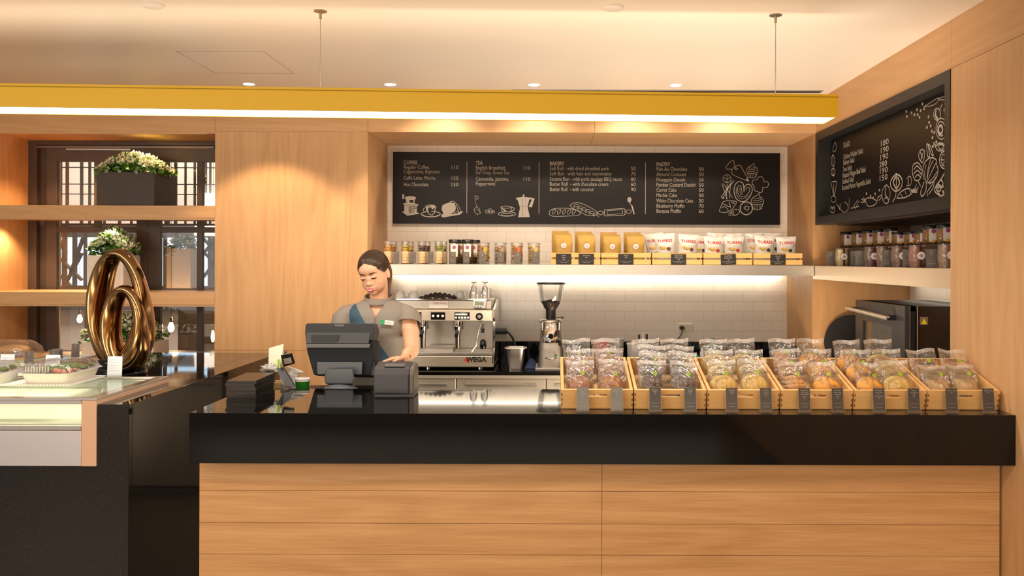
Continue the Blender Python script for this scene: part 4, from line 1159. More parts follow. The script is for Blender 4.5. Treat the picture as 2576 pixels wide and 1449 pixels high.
cu = thing('paper_cup', 'green paper cup with white rim beside the till', 'cup', (-1.178, 4.15, .948))
MB().lathe([(.026, .0), (.0335, .060), (.0355, .068)], 32).disc(.026, .001, 32).build('cup_wall', PAPER, cu)
MB().lathe([(.0275, .012), (.0340, .056)], 32).build('green_band', mat('cup_green', (.012, .16, .008), .4), cu)
MB().lathe([(.0345, .066), (.0368, .0675), (.0362, .0705), (.034, .069)], 32).build('rim', PAPER, cu)

def sheet(name, label, cat, quad, d, m, th=.0015, parts=()):
    """a small flat thing given by its outline on the plane at distance d"""
    t = thing(name, label, cat, (0, 0, 0))
    vs = [at(x, y, dd) for x, y, dd in quad]; n = len(vs)
    vs2 = [v + Vector((0, th, 0)) for v in vs]
    MB().add(vs + vs2, [tuple(range(n)), tuple(range(2 * n - 1, n - 1, -1))] + [(i, i + n, (i + 1) % n + n, (i + 1) % n) for i in range(n)]).build('body', m, t)
    for nm, qd, mm in parts:
        vs = [at(x, y, dd) for x, y, dd in qd]; k = len(vs); vs2 = [v + Vector((0, .0012, 0)) for v in vs]
        MB().add(vs + vs2, [tuple(range(k)), tuple(range(2 * k - 1, k - 1, -1))] + [(i, i + k, (i + 1) % k + k, (i + 1) % k) for i in range(k)]).build(nm, mm, t)
    return t
ob = thing('organiser_box', 'beige box holding leaflets and a card reader between the menus and the cup', 'organiser', (-1.30, 4.16, .83))
MB().box(-.045, .05, -.045, .05, 0, .17).build('box', mat('olive_beige', (.42, .30, .13), .5), ob, bevel=.002)
sheet('leaflet', 'pale leaflet with a green leaf print standing above the menus', 'leaflet', [(676, 930, 4.15), (677, 878, 4.18), (714, 867, 4.19), (713, 905, 4.17), (705, 935, 4.14)], 4.18, mat('pale_leaflet', (.60, .58, .46), .5), .004,
      [('leaf_print', [(703, 892, 4.172), (708, 896, 4.172), (714, 878, 4.183), (712, 898, 4.17), (706, 902, 4.168)], mat('sage_print', (.25, .36, .18), .6))])
sheet('green_clip', 'lime green clip on the leaflets, left of the card reader', 'clip', [(697, 908, 4.13), (700, 905, 4.13), (704, 908, 4.13), (707, 930, 4.12), (703, 929, 4.12), (701, 911, 4.13), (701, 928, 4.12)], 4.13, mat('lime_plastic', (.35, .62, .06), .4), .006)
sheet('card_reader', 'black card reader with grey screen leaning over the organiser box', 'card reader', [(707, 896, 4.12), (732, 891, 4.14), (740, 917, 4.12), (714, 925, 4.10)], 4.12, BLKG, .02,
      [('screen', [(713, 905, 4.106), (732, 901, 4.122), (736, 915, 4.108), (717, 919, 4.095)], mat('reader_screen', (.10, .085, .06), .2)), ('top_button', [(715, 893, 4.115), (716, 886, 4.12), (722, 885, 4.12), (723, 891, 4.117)], DGREY)])
sheet('handset', 'long black handset leaning diagonally beside the white napkins', 'handset', [(696, 930, 4.10), (712, 926, 4.12), (742, 974, 4.06), (730, 978, 4.05), (716, 972, 4.06)], 4.1, BLK, .02,
      [('lanyard', [(705, 955, 4.07), (703, 951, 4.07), (718, 976, 4.052), (717, 978, 4.05)], mat('lanyard_beige', (.45, .36, .26), .6))])
sheet('card_holder', 'small dark tag holder standing on the bar edge below the handset', 'holder', [(707, 968, 4.04), (722, 975, 4.02), (732, 975, 4.03), (712, 987, 3.99), (706, 986, 4.0)], 4.02, mat('tag_brown', (.05, .035, .028), .3), .004)
nk = thing('napkin_pile', 'crumpled white paper napkins leaning behind the green cup', 'napkins', (0, 0, 0))
rnd = random.Random(3)
mb = MB()
for qd in ([(722, 922), (738, 930), (752, 956), (745, 978), (722, 940)], [(735, 927), (764, 938), (752, 945), (750, 956), (738, 940)], [(736, 932), (752, 940), (748, 975), (742, 965)]):
    vs = [at(x, y, 4.20 + rnd.uniform(-.02, .02)) for x, y in qd]; n = len(vs)
    mb.add(vs + [v + Vector((0, .01, 0)) for v in vs], [tuple(range(n)), tuple(range(2 * n - 1, n - 1, -1))] + [(i, i + n, (i + 1) % n + n, (i + 1) % n) for i in range(n)])
mb.build('napkins', PAPER, nk); 
MB().box(at(735, 0, 4.21).x, at(745, 0, 4.21).x, 4.19, 4.215, .83, .99).build('napkin_base', PAPER, nk)
pb = thing('plastic_bag_scrap', 'crumpled clear wrap lying behind the menu stack', 'plastic wrap', (0, 0, 0))
q = at(682, 925, 4.15)
mb = MB().ball((q.x, 4.13, q.z - .004), .04, 26, 16, sc=(1, .6, .5))
for v_ in mb.v:
    k_ = 1 + .35 * math.sin(v_.x * 210 + v_.z * 90) * math.cos(v_.z * 260 + v_.y * 120)
    v_.x = q.x + (v_.x - q.x) * k_; v_.z = q.z - .004 + (v_.z - q.z + .004) * k_
for i_, v_ in enumerate(mb.v): mb.v[i_] = v_
for i_ in range(len(mb.sm)): mb.sm[i_] = False
mb.build('wrap', FILMS, pb)
MB().box(q.x - .02, q.x + .02, 4.12, 4.15, .83, q.z - .012).build('stand', BLKM, pb)
# ================================================================== pastry crates on the bar
random.seed(21)
TILT = math.asin(.094 / .38)
CY0, CW, CD, CH = 3.515, .288, .37, .082
KNOT = mat('branded_brown', (.22, .10, .04), .7)
rs = thing('display_riser', 'black riser under the backs of the pastry crates', 'riser', (0, 0, 0))
MB().box(.05, 1.80, 3.80, 3.83, BZ, BZ + (3.80 - CY0) * math.tan(TILT) - .004).build('bar', BLKM, rs)
def crate(x0, label):
    t = thing('pastry_crate', label, 'crate', (x0 + CW / 2, CY0, BZ + .001), (TILT, 0, 0), group='tilted pastry crates on the bar')
    e = .012; W = CW / 2
    def panel(y0, y1):
        mb = MB(); hx, hz0, hz1 = .040, .050, .064
        mb.box(-W, -hx, y0, y1, 0, CH).box(hx, W, y0, y1, 0, CH).box(-hx, hx, y0, y1, 0, hz0).box(-hx, hx, y0, y1, hz1, CH)
        return mb
    panel(0, e).build('front_board', PINE, t, bevel=.0008); panel(CD - e, CD).build('back_board', PINE, t, bevel=.0008)
    for sx, nm in ((-1, 'side_board'), (1, 'side_board')):
        a = -W if sx < 0 else W - e
        MB().box(a, a + e, e, CD - e, 0, CH).build(nm, PINE, t, bevel=.0008)
    MB().box(-W + e, W - e, e, CD - e, .004, .010).build('bottom_board', PINE, t)
    mb = MB()
    for z in (.012, .034, .056): mb.box(-W + .001, -W + .006, -.0006, .001, z, z + .012).box(W - .006, W - .001, -.0006, .001, z, z + .012)
    mb.build('corner_joints', KNOT, t)
    return t
CR = []
clabs = ['pine crate of bagged brown butter rolls at the left end of the row', 'pine crate of bagged dark muffins, second from the left', 'pine crate of bagged pale danish pastries, third from the left',
         'pine crate of bagged sliced sesame buns, fourth from the left', 'pine crate of bagged golden glazed buns, second from the right end', 'nearly empty pine crate of flat cakes against the right oak wall']
for i, lb in enumerate(clabs): CR.append(crate(.042 + i * .2935, lb))
TT = [Matrix.Translation(c_.location) @ Matrix.Rotation(TILT, 4, 'X') for c_ in CR]

BUN = mat('bun_brown', (.36, .135, .045), .4, noise=.4, nscale=18)
BUNG = mat('bun_golden', (.72, .34, .07), .35, noise=.45, nscale=22)
MUF = mat('muffin_dark', (.085, .048, .035), .7, noise=.4, nscale=60, bump=.5, bscale=80)
DAN = mat('danish_yellow', (.80, .52, .12), .45, noise=.35, nscale=30)
CAKE = mat('cake_tan', (.60, .38, .16), .6, noise=.3, nscale=40)
CHOC = mat('choc_spots', (.62, .33, .05), .4)
LOGO = mat('logo_green', (.36, .55, .02), .5); LOGOT = mat('logo_dark', (.035, .03, .025), .6)
# pastry meshes, local: lying in the xz plane of the bag, centre at origin, bulging in y
def pastry_mesh(kind):
    mb = MB()
    if kind == 'roll':
        mb.ball((0, 0, 0), .045, 24, 14, sc=(1.1, .55, .85))
    elif kind == 'spotted':
        mb.ball((0, 0, 0), .045, 24, 14, sc=(1.15, .55, .95))
    elif kind == 'muffin':
        mb.lathe([(0, -.04), (.028, -.04), (.036, -.005), (.046, .003), (.044, .018), (.030, .034), (0, .040)], 20, Matrix.Diagonal((.95, .62, 1, 1)))
    elif kind == 'danish':
        mb.grid(lambda u, v: ((.040 + .012 * math.cos(v * 2 * PI)) * math.cos(u * 2 * PI) * 1.05, .012 * math.sin(v * 2 * PI), (.040 + .012 * math.cos(v * 2 * PI)) * math.sin(u * 2 * PI) * .85), 28, 10, wrap=True)
        mb.ball((0, 0, 0), .032, 16, 10, sc=(1.1, .35, .9))
    elif kind == 'ridged':
        for i in range(5): mb.ball((0, .002 * (i % 2), -.036 + i * .018), .020, 18, 10, sc=(2.2 - .16 * abs(i - 2) ** 1.5, .9, .62))
    elif kind == 'bun':
        mb.ball((0, 0, 0), .048, 24, 14, sc=(1.15, .6, .95))
    elif kind == 'cake':
        mb.box(-.042, .042, -.012, .012, -.030, .028)
    me = mb
    return me
PM = dict(roll=BUN, spotted=BUN, muffin=MUF, danish=DAN, ridged=BUNG, bun=BUNG, cake=CAKE)
PARTN = dict(roll='butter_roll', spotted='butter_roll', muffin='muffin', danish='danish_pastry', ridged='sliced_bun', bun='glazed_bun', cake='cake_slice')
BW, BH = .118, .165
def bag_proto(kind, seed):
    rnd = random.Random(seed)
    t = thing('pastry_bag', 'x', 'pastry bag', (0, 0, -5))
    ph = [rnd.uniform(0, 6.28) for _ in range(6)]
    def prof(u, v, side):
        x = (u - .5) * BW; z = v * BH
        puff = math.sin(PI * min(1, max(0, u))) ** .6 * (math.sin(PI * min(1, v / .86)) ** .7 if v < .86 else 0)
        w = .030 * puff + .0022 * math.sin(9 * u * PI + ph[0] + 4 * v) * puff + .0025 * math.sin(17 * v + ph[1] + 8 * u)
        lean = .006 * math.sin(3 * v + ph[2])
        return (x * (1 - .05 * math.sin(PI * v)), side * max(.0006, w) + lean + .004 * math.sin(6 * u + ph[3]) * v, z + .003 * math.sin(8 * u + ph[4]) * (v > .8))
    mb = MB().grid(lambda u, v: prof(u, v, -1), 16, 18).grid(lambda u, v: prof(u, v, 1), 16, 18)
    mb.build('clear_bag', FILM, t)
    mb = MB().grid(lambda u, v: tuple(a + b for a, b in zip(prof(u, .90 + .10 * v, -1), (0, -.0008, 0))), 12, 3)
    mb.build('sealed_top', FILMS, t)
    z0 = .060
    o = pastry_mesh(kind).build(PARTN[kind], PM[kind], t, loc=(0, 0, z0), rot=(0, rnd.uniform(-.2, .2), 0))
    if kind == 'spotted':
        q = MB()
        for k in range(7):
            a = k * .9; q.ball((.030 * math.cos(a) * (.5 + .5 * (k % 2)), -.021 + .004 * (k % 2), .028 * math.sin(a)), .008, 8, 6, sc=(1.3, .5, 1))
        q.build('filling_spots', CHOC, o)
    if kind == 'muffin':
        q = MB().lathe([(.0285, -.041), (.0370, -.006)], 40, Matrix.Diagonal((.95, .63, 1, 1))).build('paper_case', mat('muffin_case', (.16, .12, .10), .8), o)
    # printed lettering
    mb = MB(); tz = .098
    put_text(mb, 'CONNEC', .0165, -.050, -.0335, tz, width=.052); put_text(mb, 'ION', .0165, .018, -.0335, tz)
    mb.build('print', LOGOT, t)
    mb = MB()
    for dx, dz in ((-.0045, 0), (.0045, 0), (0, .0045), (0, -.0045)): mb.box(.0100 + dx - .0036, .0100 + dx + .0036, -.0342, -.0337, tz + .006 + dz - .0036, tz + .006 + dz + .0036)
    mb.build('print_flower', LOGO, t)
    return t
PROTO = {}
for k_ in ('roll', 'spotted', 'muffin', 'danish', 'ridged', 'bun', 'cake'):
    PROTO[k_] = [bag_proto(k_, 31 + len(k_)), None]
used_proto = {k_: False for k_ in PROTO}
def place_bag(ci, kind, x, y, lean, rz, label, group=None, s=1.0, z=.012):
    M = TT[ci] @ Matrix.Translation((x, y, z)) @ Matrix.Rotation(rz, 4, 'Y') @ Matrix.Rotation(R(-lean) , 4, 'X')
    src = PROTO[kind][0]
    loc, q, _ = M.decompose()
    if not used_proto[kind]:
        used_proto[kind] = True; r = src; r.location = loc; r.rotation_euler = q.to_euler(); r['label'] = label
    else:
        r = dup(src, loc, q.to_euler(), label)
    r.scale = (s, s, s)
    if group: r['group'] = group
    return r
rows = {  # crate: kind left, kind right, list of (y, lean, height factor)
    0: ('roll', 'spotted'), 1: ('muffin', 'muffin'), 2: ('danish', 'danish'), 3: ('ridged', 'bun'), 4: ('bun', 'danish'), 5: ('cake', 'cake')}
names = {'roll': 'plain brown butter roll', 'spotted': 'brown roll with yellow spots', 'muffin': 'dark muffin', 'danish': 'pale yellow danish', 'ridged': 'sliced sesame bun', 'bun': 'glazed golden bun', 'cake': 'flat tan cake'}
cn = ['leftmost crate', 'second crate', 'third crate', 'fourth crate', 'fifth crate', 'crate by the oak wall']
depth = {0: (.05, .15, .26), 1: (.045, .12, .195, .265), 2: (.05, .15, .26), 3: (.05, .16, .28), 4: (.05, .16, .27), 5: (.06, .18)}
for ci in range(6):
    for c_ in (0, 1):
        for ri, y in enumerate(depth[ci]):
            if ci == 2 and ri == 1 and c_ == 0: pass
            kd = rows[ci][c_]
            side = 'left' if c_ == 0 else 'right'
            where = 'front' if ri == 0 else 'rearmost' if ri == len(depth[ci]) - 1 else ['', 'second', 'third'][ri]
            lab = f'bagged {names[kd]}, {where} on the {side} in the {cn[ci]}'
            lean = [34, 30, 25, 19][ri] if ci != 5 else [52, 40][ri]
            place_bag(ci, kd, (-.062 if c_ == 0 else .062) + random.uniform(-.004, .004), y + random.uniform(-.006, .006), lean + random.uniform(-3, 3),
                      R(random.uniform(-5, 5)), lab, 'bagged pastries in the bar crates', s=random.uniform(1.0, 1.05), z=.024 if ri else .014)

# tall acrylic price tags before the crates
tags = [(1467, ['Butter Roll', 'with', 'Chocolate', 'Cream', '60'], 'under the leftmost crate, left one'), (1553, ['Butter Roll', 'with Coconut', '90'], 'under the leftmost crate, right one'),
        (1650, ['Blueberry', 'Muffin', '70'], 'under the second crate from the left, left one'), (1738, ['Banana', 'Muffin', '60'], 'under the second crate from the left, right one'),
        (1843, ['Pineapple', 'Danish', '50'], 'under the third crate, left one, reading Pineapple Danish'), (1929, ['Pandan', 'Custard', 'Danish', '50'], 'under the third crate, right one'),
        (2026, ['Sesame Bun', 'with Pork', 'Sausage BBQ', 'Sauce', '80'], 'under the fourth crate, left one'), (2110, ['Soft Roll', 'with dried', 'shredded', 'Pork', '50'], 'under the fourth crate, right one'),
        (2214, ['Soft Bun', 'with Ham', 'and', 'Mayonnaise', '70'], 'under the fifth crate, left one'), (2302, ['White', 'Chocolate', 'Cake', '50'], 'under the fifth crate, right one'),
        (2397, ['Carrot Cake', '50'], 'under the rightmost crate, left one'), (2490, ['Marble Cake', '50'], 'under the rightmost crate, nearest the oak wall')]
GLAREC = mat('card_glare_grey', (.17, .18, .165), .35)  # grey glare on two dark cards put into their colour
for i, (px, ln, lab) in enumerate(tags):
    d = 3.455
    tent(('glare-grey ' if i < 2 else 'dark ') + 'acrylic price tag on the bar ' + lab, ((px - CX) * d / F_PX, d, BZ + .0005), .053, .097, 7, R(random.uniform(-3, 3)), ln, cm=GLAREC if i < 2 else None)

# ================================================================== back counter: coffee corner
em = thing('espresso_machine', 'steel two-group espresso machine on the back counter behind the woman', 'espresso machine', (0, 0, BC))
D0 = 6.02   # front plane
def X(px, d=D0): return (px - CX) * d / F_PX
def Z(py, d=D0): return EYE - (py - CY) * d / F_PX - BC
x0, x1 = X(985), X(1243)
MB().box(x0, x1, D0, 6.50, Z(925), Z(895)).build('drip_body', WARMST, em, bevel=.008, seg=3)
MB().box(x0 + .01, x1 - .01, D0 - .004, 6.30, Z(895), Z(888)).build('drip_tray', STEEL, em, bevel=.002)
MB().box(x0 + .02, x1 - .03, 6.32, 6.50, Z(890), Z(808)).build('back_plate', STEELS, em)
MB().box(x0, x1 - .01, D0 + .03, 6.50, Z(810), Z(781)).build('control_band', WARMST, em, bevel=.006)
MB().box(x0 + .01, X(1236), D0 + .10, 6.50, Z(781), Z(757)).build('upper_body', STEELS, em, bevel=.008)
MB().box(x0 + .02, X(1222), D0 + .08, 6.49, Z(757) + .001, Z(754)).build('cup_rail', CHROME, em)
# side cheeks
for xx in (x1 - .012,):
    mb = MB().add([(xx, y, z) for y, z in ((D0, Z(915)), (D0, Z(895)), (D0 + .10, Z(880)), (D0 + .10, Z(812)), (D0 + .01, Z(800)), (D0 + .04, Z(780)), (6.5, Z(760)), (6.5, Z(915)))]
                + [(xx + .014, y, z) for y, z in ((D0, Z(915)), (D0, Z(895)), (D0 + .10, Z(880)), (D0 + .10, Z(812)), (D0 + .01, Z(800)), (D0 + .04, Z(780)), (6.5, Z(760)), (6.5, Z(915)))],
                [tuple(range(8)), tuple(range(15, 7, -1))] + [(i, i + 8, (i + 1) % 8 + 8, (i + 1) % 8) for i in range(8)])
    mb.build('side_panel', CHROME, em)
def plate(nm, a, b, c_, d_, m, y, th=.004, par=em):
    return MB().box(X(a), X(b), y - th, y, Z(d_), Z(c_)).build(nm, m, par, bevel=.001)
yb = D0 + .03
for a, b in ((1040, 1059), (1083, 1119), (1143, 1181)):
    kp = plate('button_panel', a, b, 787, 806, BLKG, yb - .0005)
    mb = MB(); n = 2 if b - a < 25 else (3 if a == 1083 else 5)
    for i in range(n): mb.cyl((X(a + (b - a) * (i + .5) / n), yb - .009, Z(800 if n > 3 else 796)), .0075 if n > 3 else .009, .005, 10, axis='y')
    if n > 3: mb.box(X(a + 2), X(b - 6), yb - .006, yb - .0045, Z(794), Z(790))
    mb.build('buttons', WPLAS, kp)
mb = MB().cyl((X(1206), yb - .030, Z(797)), .025, .030, 24, axis='y')
mb.build('steam_knob', BLKG, em); MB().cyl((X(1206), yb - .034, Z(797)), .013, .004, 20, axis='y').build('knob_cap', CHROME, em)
for px in (1062, 1150):
    g_ = MB().cyl((X(px), D0 + .09, Z(826)), .034, .045, 24).cyl((X(px), D0 + .09, Z(830)), .038, .010, 24).build('group_head', CHROME, em)
    mb = MB().tube([(X(px), D0 + .09, Z(828)), (X(px), D0 + .02, Z(836)), (X(px), D0 - .03, Z(845))], [.012, .012, .014], 10)
    mb.build('portafilter', BLK, em)
    MB().tube([(X(px), D0 + .05, Z(824)), (X(px), D0 + .05, Z(842)), (X(px), D0 + .052, Z(878))], [.030, .020, .019], 18).build('brew_column', CHROME, em)
MB().tube([(X(1213), D0 + .03, Z(808)), (X(1206), D0 - .01, Z(830)), (X(1200), D0 - .02, Z(868)), (X(1188), D0 - .02, Z(885))], .005, 8).build('steam_wand', CHROME, em)
MB().cyl((X(1215), D0 + .005, Z(838)), .012, .03, 14).cyl((X(1215), D0 + .005, Z(834)), .004, .05, 8).build('tap_knob', BLK, em)
MB().lathe([(.018, 0), (.024, .02), (.022, .05), (.012, .065)], 16, Matrix.Translation((X(1216), D0 - .005, Z(878)))).build('tamper_handle', BLKG, em)
MB().cyl((X(1240), D0 + .12, Z(897)), .010, Z(800) - Z(897), 10).build('corner_tube', CHROME, em)
MB().box(X(1064), X(1137), 6.10, 6.28, Z(888) + .001, Z(878)).build('drip_grate', STEEL, em)
MB().box(X(1075), X(1123), D0 + .094, D0 + .099, Z(778), Z(760)).build('name_plate', WPLAS, em)
mb = MB(); put_text(mb, 'Caffe Wega', .020, X(1085), D0 + .093, Z(767)); mb.build('plate_lettering', mat('red_print', (.5, .05, .04), .5), em)
mb = MB(); put_text(mb, 'WEGA', .046, X(1174), D0 - .0015, Z(910.5), bold=.002); mb.build('front_lettering', BLKM, em)
mb = MB().add([(X(1166), D0 - .001, Z(906)), (X(1186), D0 - .001, Z(897)), (X(1178), D0 - .001, Z(903)), (X(1182), D0 - .001, Z(914)), (X(1176), D0 - .001, Z(912))], [(0, 1, 2, 4), (2, 3, 4)])
mb.build('red_emblem', mat('emblem_red', (.65, .03, .02), .4), em)
for px in (1010, 1075, 1207):
    for yy_ in (D0 + .06, 6.42): MB().cyl((X(px), yy_, 0), .02, Z(925) + .002, 14).build('foot', CHROME, em)
tm = thing('kitchen_timer', 'white digital timer stuck on the espresso machine', 'timer', (X(1206, 6.08), 6.085, BC + Z(766, 6.08)), (0, R(3), 0))
MB().box(-.044, .044, 0, .012, -.030, .030).build('case', WPLAS, tm, bevel=.006)
MB().box(-.034, .034, -.001, .001, -.010, .022).build('display', mat('lcd_green', (.30, .36, .28), .3), tm)
mb = MB()
for i in range(3): mb.box(-.034 + i * .02, -.022 + i * .02, -.0015, .001, -.023, -.017)
mb.build('buttons', MGREY, tm)
mb = MB(); put_text(mb, '00:00', .024, 0, -.0013, -.004, 'CENTER'); mb.build('digits', BLKM, tm)
# cups and cloth on the machine
tz = BC + Z(754) + .0003
cp = thing('cup', 'white cup upside down on the espresso machine, nearest the woman', 'cup', (X(1008, 6.2), 6.2, tz))
MB().lathe([(.041, 0), (.040, .012), (.032, .040), (.020, .048), (.020, .053), (0, .053)], 24).build('bowl', WHITE, cp)
MB().tube([(.036, 0, .012), (.058, 0, .016), (.058, 0, .032), (.032, 0, .036)], .004, 8).build('handle', WHITE, cp)
dup(cp, (X(1042, 6.2), 6.2, tz), rot=(0, 0, 2.2), label='white cup upside down on the espresso machine, left of the crumpled dark cloth')
dup(cp, (X(1157, 6.3), 6.3, tz), rot=(0, 0, 2.4), label='white cup upside down on the espresso machine, right of the crumpled dark cloth')
cl = thing('cloth', 'crumpled black and brown cloth on top of the espresso machine', 'cloth', (X(1103, 6.2), 6.2, tz))
rnd = random.Random(9)
def clf(u, v):
    x = (u - .5) * .25; y = (v - .5) * .16
    return (x, y, .003 + .030 * max(0, math.sin(PI * u)) * max(0, math.sin(PI * v)) ** .5 + .012 * math.sin(23 * u + 3 * v) * math.sin(17 * v + u * 5))
def clf2(u, v):
    p_ = clf(u, v); return (p_[0], p_[1], max(0.001, p_[2]))
MB().grid(clf2, 34, 20).build('folds', mat('dark_cloth', (.045, .034, .030), .8, noise=.9, nscale=14), cl)
for i, (px, lab) in enumerate(((1192, 'tall clear footed glass upside down on the espresso machine, left one'), (1220, 'tall clear footed glass upside down on the espresso machine, right one'))):
    g_ = thing('glass', lab, 'glass', (X(px, 6.25), 6.25, tz))
    MB().lathe([(.034, 0), (.030, .04), (.022, .075), (.008, .092), (.007, .104), (.024, .112), (.026, .116)], 24).build('bowl', film('footed_glass', .10, .16, (.96, .96, .96), .05, 0) if i == 0 else MATS['footed_glass'], g_)
g_ = thing('glass_mug', 'clear glass mug at the right end of the espresso machine top', 'mug', (X(1226, 6.35), 6.35, tz))
MB().lathe([(.030, 0), (.030, .07)], 20).build('wall', JARG, g_); MB().tube([(.03, 0, .015), (.05, 0, .02), (.05, 0, .05), (.03, 0, .058)], .004, 8).build('handle', MATS['footed_glass'], g_)
# plug and cable
pg = thing('power_plug', 'grey industrial plug with thick black cable beside the espresso machine', 'plug', (0, 0, 0))
p = at(1262, 832, 6.6)
MB().cyl((p.x - .05, 6.60, p.z), .028, .09, 18, axis='x').cyl((p.x - .12, 6.60, p.z), .018, .08, 14, axis='x').build('body', MGREY, pg)
pts = [at(1272, 832, 6.58), at(1281, 838, 6.56), at(1290, 850, 6.52), at(1295, 862, 6.5), at(1298, 885, 6.5), at(1292, 905, 6.5)]
pts[-1].z = BC + .012
MB().tube(pts, .009, 10).build('cable', BLK, pg)
# steel container and blue cloth
ct = thing('steel_container', 'small steel container on the back counter between machine and grinder', 'container', (X(1298, 6.1), 6.1, BC))
def sq(u, v, k0, k1, h, ex=6):
    a = 2 * PI * u; c_, s_ = math.cos(a), math.sin(a); r = (abs(c_) ** ex + abs(s_) ** ex) ** (-1 / ex); k = k0 + (k1 - k0) * v
    return (k * r * c_, k * r * s_, h * v)
MB().grid(lambda u, v: sq(u, v, .050, .066, .145), 48, 4, wrap=True).grid(lambda u, v: (lambda q: (q[0], q[1], .145 - .004 * v))(sq(u, 0, .066 + .012 * v, 0, 0)), 48, 1, wrap=True).add([sq(i / 48, 0, .05, .066, .145) for i in range(48)], [tuple(range(48))]).build('body', STEEL, ct)
bl = thing('cloth', 'dark blue cloth heaped beside the coffee grinder', 'cloth', (X(1338, 6.1) - .002, 6.1, BC))
MB().grid(lambda u, v: ((u - .5) * .085, (v - .5) * .12, .002 + .055 * math.sin(PI * u) * math.sin(PI * v) + .012 * abs(math.sin(19 * u + 4 * v)) * math.sin(PI * v)), 24, 18).build('folds', mat('navy_cloth', (.025, .045, .12), .85), bl)
# grinder
gr = thing('coffee_grinder', 'tall steel coffee grinder with glass bean hopper on the back counter', 'coffee grinder', (X(1386, 6.05), 6.05, BC))
def gz(py): return Z(py, 6.05)
mb = MB().box(-.105, .105, -.14, .14, 0, .022)
mb.build('base', STEELS, gr, bevel=.004)
MB().box(-.075, .06, -.139, -.125, .006, .014).build('base_slot', BLKM, gr)
mb = MB()
def body(u, v):
    a = 2 * PI * u; c_, s_ = math.cos(a), math.sin(a); ex = 5; r = (abs(c_) ** ex + abs(s_) ** ex) ** (-1 / ex)
    k = .088 - .022 * v if v < .7 else .0726 - .004 * (v - .7) / .3
    return (k * r * c_, k * r * s_ * 1.15, .022 + v * .30)
mb.grid(body, 48, 10, wrap=True).add([body(i / 48, 1) for i in range(48)], [tuple(range(48))]); mb.build('body', STEELS, gr)
MB().lathe([(.062, .19), (.064, .325), (0, .326)], 28, Matrix.Translation((0, -.056, 0))).build('dosing_chamber', CHROME, gr)
MB().lathe([(.076, .322), (.080, .326), (.074, .340), (.03, .345)], 32).build('collar', STEELS, gr)
MB().cyl((0, -.126, .235), .018, .012, 14, axis='y').build('logo_badge', BLKG, gr)
for sx in (-1, 1): MB().box(sx * .052 - .007, sx * .052 + .007, -.092, -.070, .225, .275).build('side_clip', BLK, gr)
MB().box(.060, .090, -.11, -.03, .165, .205).build('side_switch', BLK, gr, bevel=.004)
MB().tube([(-.03, -.12, .10), (-.035, -.15, .09), (0, -.16, .085), (.035, -.15, .09), (.03, -.12, .10)], .005, 8).build('portafilter_fork', CHROME, gr)
MB().ball((.035, -.118, .105), .010, 10, 8).build('green_button', mat('green_button', (.0, .18, .06), .4), gr)
MB().cyl((0, 0, .345), .034, .060, 24).build('hopper_neck', BLK, gr)
MB().tube([(.035, 0, .355), (.075, -.01, .356)], .003, 6).cyl((.070, -.01, .356), .007, .02, 10, axis='x').build('lever', BLK, gr)
MB().lathe([(.034, .405), (.072, .462), (.080, .475), (.094, .585)], 36).build('glass_hopper', JARG, gr)
mb = MB(); rnd = random.Random(2)
mb.lathe([(.032, .405), (.062, .455), (.045, .470), (0, .482)], 24)
for i in range(120):
    a = rnd.uniform(0, 6.28); z = rnd.uniform(.42, .466); r = (.034 + (z - .405) * .54) * rnd.choice((.92, .92, .7)); mb.ball((r * math.cos(a), r * math.sin(a), z), .0062, 6, 4, sc=(1.3, 1, .8))
mb.build('coffee_beans', mat('coffee_beans', (.035, .015, .006), .35), gr)
MB().cyl((0, 0, .585), .099, .012, 36).build('hopper_lid', BLK, gr, bevel=.003)

# things near the tiled wall
rb = thing('red_box', 'red cardboard box on the back counter behind the leftmost crate', 'box', (X(1514, 6.5), 6.5, BC)); MB().box(-.052, .052, -.04, .04, 0, .148).build('carton', mat('red_carton', (.60, .035, .015), .5), rb, bevel=.002); MB().box(-.052, .052, -.0412, -.0402, .075, .082).build('fold_line', mat('red_carton_dark', (.38, .015, .008), .5), rb)
pc = thing('cup_stack', 'stack of translucent white plastic cups by the tiled wall', 'cups', (X(1558, 6.45), 6.45, BC)); MB().lathe([(.026, 0), (.034, .17), (.038, .174)], 24).build('stacked_cups', film('frosted_cup', .5, .1, (.95, .93, .92), .3, 0), pc)
mb = MB()
for i in range(6): mb.lathe([(.030 + i * .001, .03 + i * .023), (.0335 + i * .0008, .032 + i * .023)], 24)
mb.build('cup_rims', WPLAS, pc)
tn = thing('tub', 'round white lidded tub at the back of the counter, behind the tall muffin bags', 'tub', (X(1593, 6.4), 6.4, BC)); MB().lathe([(0, 0), (.040, 0), (.044, .14)], 24).build('tub_wall', WPLAS, tn); MB().lathe([(.047, .135), (.048, .148), (0, .15)], 24).build('lid', WHITE, tn)
ut = thing('utensil_holder', 'white canister with black handled utensils by the tiled wall', 'canister', (X(1618, 6.5), 6.5, BC)); MB().lathe([(0, 0), (.036, 0), (.036, .16)], 20).build('canister', WPLAS, ut)
for dx, h_ in ((-.028, .20), (.0, .215), (.028, .205)): MB().box(dx - .008, dx + .008, -.006, .006, .02, h_).build('utensil', BLK if dx else WPLAS, ut, bevel=.003)
so = thing('wall_socket', 'white double wall socket on the tiles with a black plug in it', 'socket', (X(1725, 6.69), BACK, EYE - (824 - CY) * 6.7 / F_PX))
MB().box(-.055, .055, -.008, 0, -.032, .032).build('plate', mat('socket_cream', (.72, .66, .55), .35), so, bevel=.003)
mb = MB()
for dx in (-.028, .028): 
    for dz in (-.008, .008): mb.box(dx - .006, dx - .002, -.0085, -.007, dz - .002, dz + .002).box(dx + .002, dx + .006, -.0085, -.007, dz - .002, dz + .002)
mb.build('contacts', BLK, so)
